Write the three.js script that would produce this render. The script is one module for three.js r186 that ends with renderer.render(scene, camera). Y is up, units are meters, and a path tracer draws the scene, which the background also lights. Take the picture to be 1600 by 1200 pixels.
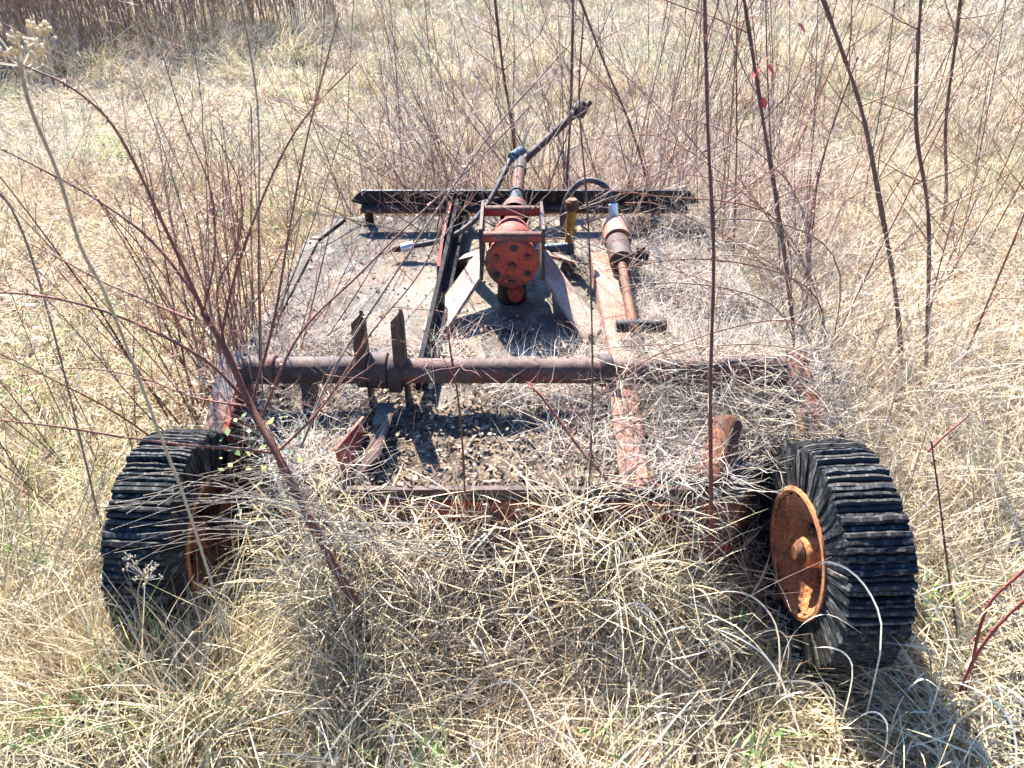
import * as THREE from 'three';
import { Sky } from 'three/addons/objects/Sky.js';
import { RoundedBoxGeometry } from 'three/addons/geometries/RoundedBoxGeometry.js';
import { mergeGeometries } from 'three/addons/utils/BufferGeometryUtils.js';

// ---------------------------------------------------------------- camera, sky, sun, exposure
const PITCH = 34 * Math.PI / 180, EYE = 1.6, FOCAL = 1200;      // focal length in pixels of a 1600 x 1200 picture
const scene = new THREE.Scene();
const camera = new THREE.PerspectiveCamera(2 * Math.atan(600 / FOCAL) * 180 / Math.PI, 4 / 3, 0.05, 2000);
camera.position.set(0, EYE, 0);
camera.lookAt(0, EYE - Math.sin(PITCH), -Math.cos(PITCH));
camera.focus = 2.6; camera.userData.fStop = 10;
const renderer = new THREE.WebGLRenderer({ antialias: true });
renderer.toneMapping = THREE.LinearToneMapping;
renderer.toneMappingExposure = 5.5;
renderer.shadowMap.enabled = true;
const sunDir = new THREE.Vector3(-0.25, 0.69, -0.68).normalize();
const sky = new Sky();
sky.name = 'sky'; sky.userData.kind = 'structure';
sky.scale.setScalar(1500);
sky.material.uniforms.sunPosition.value.copy(sunDir);
sky.material.uniforms.turbidity.value = 7;
sky.material.uniforms.rayleigh.value = 0.8;
sky.material.uniforms.mieCoefficient.value = 0.004;
sky.material.uniforms.cloudCoverage.value = 0;
scene.add(sky);
scene.environmentIntensity = 0.19;
const sun = new THREE.DirectionalLight(new THREE.Color(1, 0.94, 0.81), 5);
sun.position.copy(sunDir).multiplyScalar(40).add(new THREE.Vector3(0, 0, -4));
sun.target.position.set(0, 0, -4); scene.add(sun, sun.target);
sun.castShadow = true; sun.shadow.mapSize.set(4096, 4096);
Object.assign(sun.shadow.camera, { left: -14, right: 14, top: 14, bottom: -14, near: 1, far: 90 });

// ---------------------------------------------------------------- helpers
let seed = 12345;
const rnd = () => { seed = (seed + 0x6D2B79F5) | 0; let t = Math.imul(seed ^ (seed >>> 15), 1 | seed); t = (t + Math.imul(t ^ (t >>> 7), 61 | t)) ^ t; return ((t ^ (t >>> 14)) >>> 0) / 4294967296; };
const reseed = (n) => { seed = n * 7919 + 17; };
const R = (a, b) => a + (b - a) * rnd();
const pick = (a) => a[Math.floor(rnd() * a.length)];
const V = (x, y, z) => new THREE.Vector3(x, y, z);
const C = (r, g, b) => new THREE.Color().setRGB(r, g, b);
const hash2 = (x, y, s = 0) => { let h = Math.imul(x | 0, 374761393) + Math.imul(y | 0, 668265263) + Math.imul(s | 0, 982451653); h = Math.imul(h ^ (h >>> 13), 1274126177); return ((h ^ (h >>> 16)) >>> 0) / 4294967296; };
function vnoise(x, y, s = 0, per = 0) {
  const xi = Math.floor(x), yi = Math.floor(y), fx = x - xi, fy = y - yi, u = fx * fx * (3 - 2 * fx), v = fy * fy * (3 - 2 * fy);
  const w = per ? (n) => ((n % per) + per) % per : (n) => n;
  const a = hash2(w(xi), w(yi), s), b = hash2(w(xi + 1), w(yi), s), c = hash2(w(xi), w(yi + 1), s), d = hash2(w(xi + 1), w(yi + 1), s);
  return a + (b - a) * u + (c - a) * v + (a - b - c + d) * u * v;
}
const fbm = (x, y, s = 0, oct = 4, per = 0) => { let a = 0, k = 0.5, n = 0; for (let i = 0; i < oct; i++) { a += k * vnoise(x, y, s + i, per); n += k; k *= 0.5; x *= 2; y *= 2; per *= 2; } return a / n; };
const sstep = (a, b, x) => { const t = Math.min(1, Math.max(0, (x - a) / (b - a))); return t * t * (3 - 2 * t); };
const groundY = (x, z) => 0.05 * (fbm(x * 0.7 + 50, z * 0.7 + 50, 3, 3) - 0.5) + 0.25 * (fbm(x * 0.12 + 9, z * 0.12 + 30, 5, 2) - 0.5) * sstep(4, 9, Math.hypot(x, z));
// where a ray through a spot of the photograph passes a given distance ahead, or a given height
function ray(px, py) { const u = (px - 800) / FOCAL, v = (py - 600) / FOCAL; return V(u, -Math.sin(PITCH) - v * Math.cos(PITCH), -Math.cos(PITCH) + v * Math.sin(PITCH)); }
const at = (px, py, d) => { const r = ray(px, py); return r.multiplyScalar(d / -r.z).add(V(0, EYE, 0)); };
const atH = (px, py, h) => { const r = ray(px, py); return r.multiplyScalar((h - EYE) / r.y).add(V(0, EYE, 0)); };
const names = {};
function numbered(n) { const k = names[n] = (names[n] ?? -1) + 1; return k ? n + '_' + String(k).padStart(3, '0') : n; }
function finish(o) { o.castShadow = o.receiveShadow = true; return o; }
function part(parent, name, geo, mat) { const m = finish(new THREE.Mesh(geo, mat)); m.name = name; parent.add(m); return m; }
function thing(name, label, category, pos = [0, 0, 0], group) {
  const g = new THREE.Group(); g.name = numbered(name); g.position.set(...pos); g.userData = { label, category };
  if (group) g.userData.group = group; scene.add(g); return g;
}
// growing buffer of triangles
class Buf {
  constructor() { this.p = []; this.c = []; this.i = []; this.uv = []; }
  v(p, c, u = 0, w = 0) { this.p.push(p.x, p.y, p.z); this.c.push(c.r, c.g, c.b); this.uv.push(u, w); return this.p.length / 3 - 1; }
  geo(origin) {
    const g = new THREE.BufferGeometry(); let p = this.p;
    if (origin) { p = p.slice(); for (let k = 0; k < p.length; k += 3) { p[k] -= origin.x; p[k + 1] -= origin.y; p[k + 2] -= origin.z; } }
    g.setAttribute('position', new THREE.Float32BufferAttribute(p, 3));
    g.setAttribute('color', new THREE.Float32BufferAttribute(this.c, 3));
    g.setAttribute('uv', new THREE.Float32BufferAttribute(this.uv, 2));
    g.setIndex(this.i); g.computeVertexNormals(); return g;
  }
}
// a tapered stem through points
const _a = V(), _b = V(), _t = V();
function stem(buf, pts, r0, r1, col0, col1, o = {}) {
  const n = o.n ?? Math.max(3, Math.ceil(pts.length * 2.2)), k = o.sides ?? 5;
  const curve = new THREE.CatmullRomCurve3(pts, false, 'centripetal');
  const pos = pts.length > 2 ? curve.getPoints(n) : Array.from({ length: n + 1 }, (_, i) => pts[0].clone().lerp(pts[1], i / n));
  let nrm = V(0.3, 0.2, 0.9).normalize(), along = rnd();
  const base = buf.p.length / 3, c = new THREE.Color();
  for (let i = 0; i <= n; i++) {
    _t.copy(pos[Math.min(n, i + 1)]).sub(pos[Math.max(0, i - 1)]).normalize();
    nrm.addScaledVector(_t, -nrm.dot(_t)); if (nrm.lengthSq() < 1e-4) nrm.set(1, 0, 0).addScaledVector(_t, -_t.x); nrm.normalize();
    _a.crossVectors(_t, nrm); if (i) along += pos[i].distanceTo(pos[i - 1]) * 6;
    const t = i / n, r = (r0 + (r1 - r0) * t) * (1 + (o.knob ?? 0.12) * (rnd() - 0.5) * 2);
    c.copy(col0).lerp(col1, t).multiplyScalar(R(0.8, 1.2));
    for (let j = 0; j < k; j++) { const a = j / k * Math.PI * 2; _b.copy(pos[i]).addScaledVector(nrm, Math.cos(a) * r).addScaledVector(_a, Math.sin(a) * r); buf.v(_b, c, Math.abs(j / k * 2 - 1) * 0.5, along); }
  }
  for (let i = 0; i < n; i++) for (let j = 0; j < k; j++) { const a = base + i * k + j, b = base + i * k + (j + 1) % k; buf.i.push(a, b, a + k, b, b + k, a + k); }
  const tip = buf.v(pos[n].clone().addScaledVector(_t, r1), c), root = buf.v(pos[0], col0);
  for (let j = 0; j < k; j++) { buf.i.push(base + n * k + j, base + n * k + (j + 1) % k, tip, base + (j + 1) % k, base + j, root); }
  if (o.thorns) for (let q = 0; q < o.thorns; q++) {
    const i = 1 + Math.floor(rnd() * (n - 1)), t = i / n, r = r0 + (r1 - r0) * t, f = rnd();
    _b.copy(pos[i]).lerp(pos[Math.min(n, i + 1)], f);
    const out = V(R(-1, 1), R(-1, 1), R(-1, 1)), T = pos[Math.min(n, i + 1)].clone().sub(pos[i - 1]).normalize();
    out.addScaledVector(T, -out.dot(T)).normalize();
    const side = V().crossVectors(T, out), L = R(0.004, 0.009) * (o.thornSize ?? 1), w = Math.min(r, 0.002);
    const q0 = buf.v(_b.clone().addScaledVector(T, w * 1.5).addScaledVector(out, r * 0.5), col1), q1 = buf.v(_b.clone().addScaledVector(T, -w * 1.5).addScaledVector(side, w).addScaledVector(out, r * 0.5), col1), q2 = buf.v(_b.clone().addScaledVector(T, -w * 1.5).addScaledVector(side, -w).addScaledVector(out, r * 0.5), col1), q3 = buf.v(_b.clone().addScaledVector(out, r + L).addScaledVector(T, -L * 0.4), col1);
    buf.i.push(q0, q1, q3, q1, q2, q3, q2, q0, q3);
  }
  return pos;
}
function wander(p0, dir, len, n, wob, sag = 0) {
  const out = [p0.clone()], d = dir.clone().normalize(), p = p0.clone();
  for (let i = 0; i < n; i++) { d.add(V(R(-wob, wob), R(-wob, wob) - sag, R(-wob, wob))).normalize(); p.addScaledVector(d, len / n); out.push(p.clone()); }
  return out;
}
function twigs(buf, pos, count, len, r, col, o = {}) {
  for (let q = 0; q < count; q++) {
    const i = Math.max(1, Math.floor(pos.length * R(o.from ?? 0.15, 0.97))), p = pos[Math.min(i, pos.length - 1)], T = p.clone().sub(pos[i - 1]).normalize();
    const d = V(R(-1, 1), R(-0.6, 1), R(-1, 1)).normalize().addScaledVector(T, o.along ?? 0.8).add(V(0, o.up ?? 0.1, 0));
    const L = len * R(0.3, 1), pp = wander(p, d, L, 4, o.wob ?? 0.22, o.sag ?? 0);
    const c = col.clone().multiplyScalar(R(0.7, 1.3));
    const sub = stem(buf, pp, r * R(0.7, 1), r * 0.4, c, c, { n: 5, sides: 3, thorns: o.thorns ?? 0, thornSize: 0.7 });
    if (o.depth) twigs(buf, sub, o.sub ?? 3, L * 0.5, r * 0.6, col, { ...o, depth: o.depth - 1, from: 0.3 });
  }
}
// uv in metres from the face's own direction
function boxUV(g) {
  g = g.index ? g.toNonIndexed() : g; const p = g.attributes.position, n = p.count, uv = new Float32Array(n * 2);
  for (let i = 0; i < n; i += 3) {
    _a.fromBufferAttribute(p, i); const b = V().fromBufferAttribute(p, i + 1).sub(_a), c = V().fromBufferAttribute(p, i + 2).sub(_a), m = b.cross(c), ax = Math.abs(m.x), ay = Math.abs(m.y), az = Math.abs(m.z);
    for (let k = 0; k < 3; k++) { const x = p.getX(i + k), y = p.getY(i + k), z = p.getZ(i + k); const [u, w] = ay >= ax && ay >= az ? [x, z] : ax >= az ? [z + 0.37, y] : [x + 0.71, y + 0.2]; uv[(i + k) * 2] = u; uv[(i + k) * 2 + 1] = w; }
  }
  g.setAttribute('uv', new THREE.BufferAttribute(uv, 2)); return g;
}
function texture(size, fn, repeat, srgb = true) {
  const d = new Uint8Array(size * size * 4);
  for (let y = 0; y < size; y++) for (let x = 0; x < size; x++) { const c = fn(x / size, y / size), k = (y * size + x) * 4; d[k] = 255 * Math.min(1, Math.max(0, c[0])); d[k + 1] = 255 * Math.min(1, Math.max(0, c[1])); d[k + 2] = 255 * Math.min(1, Math.max(0, c[2])); d[k + 3] = 255; }
  const t = new THREE.DataTexture(d, size, size); t.wrapS = t.wrapT = THREE.RepeatWrapping; t.magFilter = THREE.LinearFilter; t.minFilter = THREE.LinearMipmapLinearFilter; t.generateMipmaps = true;
  if (srgb) t.colorSpace = THREE.SRGBColorSpace; t.repeat.set(repeat, repeat); t.needsUpdate = true; return t;
}
const mix3 = (a, b, t) => [a[0] + (b[0] - a[0]) * t, a[1] + (b[1] - a[1]) * t, a[2] + (b[2] - a[2]) * t];
const bumpTex = texture(256, (x, y) => { const n = fbm(x * 16, y * 16, 21, 5, 16); return [n, n, n]; }, 3, false);
function rusted(paint, rust, dust, amount, dustAmount, s) {       // worn paint: rust patches, specks and settled dust in patches
  return texture(320, (x, y) => {
    const a = fbm(x * 6, y * 6, s, 5, 6), b = fbm(x * 22, y * 22, s + 9, 4, 22), c = fbm(x * 5, y * 5, s + 30, 4, 5), e = vnoise(x * 120, y * 120, s + 5, 120);
    let col = mix3(paint, [paint[0] * 0.8, paint[1] * 0.75, paint[2] * 0.75], b);
    col = mix3(col, rust, sstep(0.62 - amount * 0.4, 0.72 - amount * 0.4, a * 0.7 + b * 0.3));
    col = mix3(col, dust, dustAmount * sstep(0.35, 0.7, c * 0.7 + b * 0.3));
    const k = 0.85 + 0.3 * e; return [col[0] * k, col[1] * k, col[2] * k];
  }, 2.2);
}
const metal = (map, rough = 0.75, bump = 0.002, spec = 0.5) => new THREE.MeshPhysicalMaterial({ map, roughness: rough, metalness: 0, specularIntensity: spec, bumpMap: bumpTex, bumpScale: bump });
const M = {
  red: metal(rusted([0.60, 0.24, 0.18], [0.33, 0.2, 0.15], [0.62, 0.5, 0.43], 0.35, 0.35, 1)),
  redBright: metal(rusted([0.72, 0.31, 0.21], [0.42, 0.24, 0.18], [0.66, 0.42, 0.33], 0.25, 0.35, 2), 0.75),
  pipe: metal(rusted([0.42, 0.2, 0.16], [0.27, 0.19, 0.16], [0.45, 0.37, 0.33], 0.5, 0.45, 3)),
  pink: metal(rusted([0.60, 0.37, 0.3], [0.48, 0.35, 0.29], [0.62, 0.53, 0.46], 0.45, 0.6, 4), 0.85),
  rust: metal(rusted([0.48, 0.29, 0.18], [0.33, 0.2, 0.14], [0.52, 0.4, 0.3], 0.5, 0.2, 5)),
  black: metal(rusted([0.12, 0.11, 0.11], [0.2, 0.15, 0.13], [0.3, 0.28, 0.26], 0.2, 0.35, 6), 0.6),
  bar: metal(rusted([0.10, 0.09, 0.09], [0.17, 0.13, 0.12], [0.2, 0.18, 0.17], 0.2, 0.3, 16), 0.95),
  leg: metal(rusted([0.58, 0.48, 0.42], [0.5, 0.36, 0.3], [0.66, 0.59, 0.52], 0.3, 0.6, 17), 0.85),
  brown: metal(rusted([0.26, 0.2, 0.18], [0.3, 0.21, 0.17], [0.42, 0.37, 0.33], 0.4, 0.4, 7)),
  orange: metal(rusted([0.74, 0.47, 0.29], [0.58, 0.36, 0.23], [0.76, 0.58, 0.42], 0.22, 0.55, 8), 0.85),
  yellow: metal(rusted([0.6, 0.47, 0.18], [0.45, 0.32, 0.15], [0.6, 0.5, 0.32], 0.2, 0.2, 9), 0.6),
  teal: metal(rusted([0.2, 0.3, 0.34], [0.2, 0.2, 0.2], [0.4, 0.43, 0.43], 0.2, 0.3, 10), 0.5),
  silver: new THREE.MeshStandardMaterial({ color: C(0.6, 0.6, 0.6), roughness: 0.4, metalness: 0.7 }),
  hose: metal(rusted([0.2, 0.19, 0.2], [0.28, 0.25, 0.25], [0.42, 0.38, 0.36], 0.4, 0.5, 11), 0.7, 0.0005),
  deck: metal(texture(1024, (x, y) => {
    const a = fbm(x * 4, y * 4, 40, 5, 4), b = fbm(x * 24, y * 24, 50, 4, 24), e = vnoise(x * 260, y * 260, 60, 260), st = fbm(x * 9, y * 9, 70, 5, 9);
    let c = mix3([0.36, 0.33, 0.295], [0.46, 0.42, 0.375], sstep(0.35, 0.65, a)); c = mix3(c, [0.29, 0.25, 0.22], 0.7 * sstep(0.52, 0.66, st)); c = mix3(c, [0.56, 0.52, 0.47], 0.5 * sstep(0.6, 0.72, b)); c = mix3(c, [0.42, 0.34, 0.285], 0.4 * sstep(0.62, 0.7, 1 - st));
    const k = 0.86 + 0.28 * e; return [c[0] * k, c[1] * k, c[2] * k];
  }, 0.8), 1, 0.004, 0.2),
  rubber: [0, 1, 2, 3].map((s) => new THREE.MeshPhysicalMaterial({ specularIntensity: 0.25, map: texture(256, (x, y) => { const a = fbm(x * 20, y * 5, 80 + s * 7, 4, 5 ), b = vnoise(x * 90, y * 90, 84 + s, 90), k = 0.085 + s * 0.03 + 0.15 * sstep(0.52, 0.78, a) + 0.06 * b; return s === 3 ? [k * 1.12, k * 1.04, k * 0.94] : [k * 1.03, k, k * 0.96]; }, 6), roughness: 0.8, bumpMap: bumpTex, bumpScale: 0.004 })),
  stem: new THREE.MeshPhysicalMaterial({ vertexColors: true, roughness: 0.7, specularIntensity: 0.6, map: texture(256, (x, y) => { const a = fbm(x * 10, y * 24, 120, 4, 2), b = vnoise(x * 40, y * 128, 124, 8), k = 0.62 + 0.5 * a + 0.25 * (b > 0.86 ? 1 : 0); return [k, k * 0.98, k * 0.95]; }, 1), bumpMap: bumpTex, bumpScale: 0.0006 }),
  stemFlat: new THREE.MeshStandardMaterial({ vertexColors: true, roughness: 0.8, side: THREE.DoubleSide }),
  dry: new THREE.MeshPhysicalMaterial({ vertexColors: true, roughness: 1, side: THREE.DoubleSide, transmission: 0.25, thickness: 0 }),
};

// ---------------------------------------------------------------- ground
{
  const N = 150, g = new THREE.PlaneGeometry(2, 2, N, N), p = g.attributes.position, uv = g.attributes.uv;
  for (let i = 0; i < p.count; i++) {
    const w = (s) => Math.sign(s) * (Math.abs(s) * 9 + Math.pow(Math.abs(s), 5) * 590);
    const x = w(p.getX(i)), z = w(p.getY(i)) - 4; p.setXYZ(i, x, groundY(x, z), z); uv.setXY(i, x, z);
  }
  const ix = g.index; for (let i = 0; i < ix.count; i += 3) { const a = ix.getX(i + 1); ix.setX(i + 1, ix.getX(i + 2)); ix.setX(i + 2, a); }
  g.computeVertexNormals();
  const map = texture(1024, (x, y) => { const a = fbm(x * 5, y * 5, 90, 5, 5), b = fbm(x * 60, y * 20, 95, 3, 20), e = fbm(x * 24, y * 110, 99, 3, 24); let c = mix3([0.27, 0.21, 0.15], [0.47, 0.40, 0.28], sstep(0.3, 0.7, b * 0.6 + e * 0.4)); c = mix3(c, [0.36, 0.36, 0.2], 0.5 * sstep(0.5, 0.7, a)); return c; }, 0.7);
  const o = finish(new THREE.Mesh(g, new THREE.MeshStandardMaterial({ map, roughness: 0.95, bumpMap: bumpTex, bumpScale: 0.02 })));
  o.geometry.computeVertexNormals();
  o.name = 'ground'; o.userData = { kind: 'structure', label: 'field floor of matted straw and soil', category: 'ground' }; scene.add(o);
}

// ---------------------------------------------------------------- the rotary mower
const MD = 2.25;                                                   // how far ahead the mower's base stands
const mower = thing('rotary_mower', 'rusty red rotary mower with grey steel deck and black laminated tyres, overgrown in the field', 'mower', [0, 0, -MD]);
const m3 = (x, y, d) => V(x, y, MD - d);
const loc = (v) => v.clone().add(V(0, 0, MD));
function boxAt(x0, x1, y0, y1, d0, d1, r = 0.003) { const g = new RoundedBoxGeometry(x1 - x0, y1 - y0, d1 - d0, 2, r); g.translate((x0 + x1) / 2, (y0 + y1) / 2, MD - (d0 + d1) / 2); return boxUV(g); }
function rod(a, b, r0, r1 = r0, k = 20, bevel = 0.003) {            // a bevelled round bar from a to b
  const L = a.distanceTo(b), e = Math.min(bevel, r0 * 0.4, L * 0.3), g = new THREE.LatheGeometry([[0.0001, 0], [r0 - e, 0], [r0, e], [r1, L - e], [r1 - e, L], [0.0001, L]].map(([x, y]) => new THREE.Vector2(x, y)), k);
  const flat = boxUV(g); flat.applyQuaternion(new THREE.Quaternion().setFromUnitVectors(V(0, 1, 0), b.clone().sub(a).normalize())); flat.translate(a.x, a.y, a.z); flat.computeVertexNormals(); return smooth(flat);
}
function smooth(g) {                                               // average normals of faces within 35 degrees
  const p = g.attributes.position, n = p.count, key = {}, fn = [];
  for (let i = 0; i < n; i += 3) { _a.fromBufferAttribute(p, i); const b = V().fromBufferAttribute(p, i + 1).sub(_a), c = V().fromBufferAttribute(p, i + 2).sub(_a); const f = b.cross(c); const A = f.length(); f.normalize(); fn.push(f); f.w = A; for (let k = 0; k < 3; k++) { const s = [p.getX(i + k), p.getY(i + k), p.getZ(i + k)].map((q) => Math.round(q * 2e4)).join(); (key[s] ??= []).push(i / 3); } }
  const out = new Float32Array(n * 3);
  for (let i = 0; i < n; i++) { const f = fn[Math.floor(i / 3)], s = [p.getX(i), p.getY(i), p.getZ(i)].map((q) => Math.round(q * 2e4)).join(), m = V(); for (const k of key[s]) if (fn[k].dot(f) > 0.8) m.addScaledVector(fn[k], fn[k].w); m.lengthSq() < 1e-20 ? m.copy(f) : m.normalize(); out.set([m.x, m.y, m.z], i * 3); }
  g.setAttribute('normal', new THREE.BufferAttribute(out, 3)); return g;
}
function plate(q, th) {                                            // a flat plate with the outline q (3-D points in a plane) and a thickness
  const n = V().crossVectors(q[1].clone().sub(q[0]), q[2].clone().sub(q[0])).normalize().multiplyScalar(th / 2), pos = [], tri = (a, b, c) => pos.push(a.x, a.y, a.z, b.x, b.y, b.z, c.x, c.y, c.z);
  const A = q.map((p) => p.clone().add(n)), B = q.map((p) => p.clone().sub(n)), k = q.length;
  for (let i = 1; i < k - 1; i++) { tri(A[0], A[i], A[i + 1]); tri(B[0], B[i + 1], B[i]); }
  for (let i = 0; i < k; i++) { const j = (i + 1) % k; tri(A[i], B[i], A[j]); tri(B[i], B[j], A[j]); }
  const g = new THREE.BufferGeometry(); g.setAttribute('position', new THREE.Float32BufferAttribute(pos, 3)); g.computeVertexNormals(); return boxUV(g);
}
function hoseGeo(pts, r, n = 40) { return new THREE.TubeGeometry(new THREE.CatmullRomCurve3(pts), n, r, 10, false); }
const merge = (list) => mergeGeometries(list.map((g) => { const h = g.index ? g.toNonIndexed() : g; for (const k of Object.keys(h.attributes)) if (!['position', 'normal', 'uv'].includes(k)) h.deleteAttribute(k); return h; }));

const DECK = 0.35;
const outline = [[-0.74, 3.14], [0.80, 3.14], [0.85, 2.9], [0.85, 1.85], [0.55, 1.37], [-0.55, 1.37], [-0.74, 1.72], [-0.83, 1.9], [-0.83, 2.9]];
{
  const shape = new THREE.Shape(outline.map(([x, d]) => new THREE.Vector2(x, d)));
  const eg = new THREE.ExtrudeGeometry(shape, { depth: 0.006, bevelEnabled: true, bevelSize: 0.002, bevelThickness: 0.002, bevelSegments: 1 });
  eg.rotateX(-Math.PI / 2); eg.translate(0, DECK - 0.008, MD);
  const deck = part(mower, 'deck', boxUV(eg), M.deck);
  outline.forEach(([x, d], i) => { const [x1, d1] = outline[(i + 1) % outline.length]; part(deck, 'skirt', plate([m3(x, DECK - 0.012, d), m3(x1, DECK - 0.012, d1), m3(x1, 0.1, d1), m3(x, 0.1, d)], 0.007), i === 4 ? M.red : M.brown); });
  // rims and bent flanges on the deck
  part(deck, 'edge_strip', plate([m3(-0.74, DECK + 0.008, 3.12), m3(-0.81, DECK + 0.008, 2.88), m3(-0.775, DECK + 0.008, 2.88), m3(-0.705, DECK + 0.008, 3.1)], 0.008), M.deck);
  part(deck, 'edge_strip', boxAt(-0.828, -0.775, DECK + 0.003, DECK + 0.011, 1.86, 2.87), M.deck);
  part(deck, 'edge_strip', boxAt(0.78, 0.846, DECK + 0.003, DECK + 0.012, 1.86, 2.87), M.deck);
  part(deck, 'rear_lip', boxAt(-0.54, 0.54, DECK + 0.003, DECK + 0.02, 1.372, 1.39), M.brown);
}
// hinge pipe with sleeves, collars and lugs
const PY = 0.465, PD = 1.75, PR = 0.034;
{
  const pipe = part(mower, 'axle_pipe', rod(m3(-0.70, PY, PD), m3(0.74, PY - 0.005, PD), PR, PR, 28), M.pipe);
  part(pipe, 'sleeve', rod(m3(-0.735, PY, PD), m3(-0.66, PY, PD), 0.038, 0.038, 24), M.brown);
  part(pipe, 'sleeve', rod(m3(-0.66, PY, PD), m3(-0.638, PY, PD), 0.043, 0.043, 24), M.pipe);
  part(pipe, 'sleeve', rod(m3(-0.62, PY, PD), m3(-0.38, PY, PD), 0.037, 0.037, 24), M.brown);
  part(pipe, 'collar', rod(m3(-0.385, PY, PD), m3(-0.335, PY, PD), 0.05, 0.05, 24), M.brown);
  part(pipe, 'collar', rod(m3(-0.332, PY - 0.008, PD), m3(-0.30, PY - 0.008, PD), 0.055, 0.055, 24), M.brown);
  part(pipe, 'collar', rod(m3(0.235, PY, PD), m3(0.27, PY, PD), 0.045, 0.045, 24), M.brown);
  part(pipe, 'sleeve', rod(m3(0.45, PY - 0.003, PD), m3(0.74, PY - 0.003, PD), 0.041, 0.041, 24), M.pipe);
  for (const [x, tip] of [[-0.392, 0.655], [-0.29, 0.66]]) {
    part(mower, 'lug', plate([m3(x, 0.36, PD - 0.02), m3(x, 0.36, PD + 0.03), m3(x, tip - 0.05, PD + 0.035), m3(x + 0.004, tip, PD - 0.012)], 0.009), M.brown);
    part(mower, 'lug', plate([m3(x, 0.43, PD - 0.03), m3(x - 0.026, 0.43, PD - 0.03), m3(x - 0.024, tip - 0.035, PD - 0.018), m3(x, tip - 0.01, PD - 0.016)], 0.007), M.brown);
  }
  // pipe stands on the deck
  for (const x of [-0.56, 0.56]) part(mower, 'bearing_stand', plate([m3(x, DECK, PD - 0.06), m3(x, DECK, PD + 0.06), m3(x, PY - 0.01, PD + 0.03), m3(x, PY - 0.01, PD - 0.03)], 0.02), M.brown);
}
// long braces fore and aft
part(mower, 'brace_bar', plate([m3(-0.262, 0.44, 1.77), m3(-0.222, 0.475, 3.03), m3(-0.222, 0.42, 3.03), m3(-0.262, 0.385, 1.77)], 0.014), M.bar);
part(mower, 'brace_bar', plate([m3(-0.253, 0.387, 1.77), m3(-0.213, 0.422, 3.03), m3(-0.185, 0.422, 3.03), m3(-0.222, 0.387, 1.77)], 0.006), M.bar);
part(mower, 'gusset', plate([m3(-0.262, DECK, 2.45), m3(-0.25, DECK, 3.0), m3(-0.25, 0.47, 3.0), m3(-0.258, 0.46, 2.62), m3(-0.262, 0.42, 2.5)], 0.012), M.red);
part(mower, 'foot_plate', boxAt(-0.22, -0.12, DECK + 0.002, DECK + 0.012, 2.5, 2.62), M.black);
part(mower, 'channel', merge([boxAt(0.29, 0.365, DECK + 0.06, DECK + 0.07, 1.83, 2.62), boxAt(0.29, 0.298, DECK, DECK + 0.058, 1.83, 2.62), boxAt(0.357, 0.365, DECK, DECK + 0.058, 1.83, 2.62)]), M.pink);
part(mower, 'channel', plate([m3(0.26, 0.45, 1.72), m3(0.325, 0.45, 1.72), m3(0.33, 0.36, 1.40), m3(0.262, 0.36, 1.40)], 0.01), M.pink);
part(mower, 'channel', plate([m3(0.327, 0.45, 1.72), m3(0.332, 0.36, 1.40), m3(0.332, 0.345, 1.40), m3(0.327, 0.36, 1.72)], 0.008), M.red);
// open V of angle iron on the deck's rear
part(mower, 'angle_iron', plate([m3(-0.40, DECK, 1.42), m3(-0.385, DECK, 1.62), m3(-0.385, 0.42, 1.60), m3(-0.425, 0.44, 1.44)], 0.008), M.red);
part(mower, 'angle_iron', plate([m3(-0.39, DECK, 1.42), m3(-0.375, DECK, 1.62), m3(-0.31, 0.43, 1.60), m3(-0.325, 0.41, 1.44)], 0.008), M.brown);
part(mower, 'cross_plate', boxAt(-0.36, -0.315, 0.40, 0.408, 1.58, 1.68), M.deck);
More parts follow.
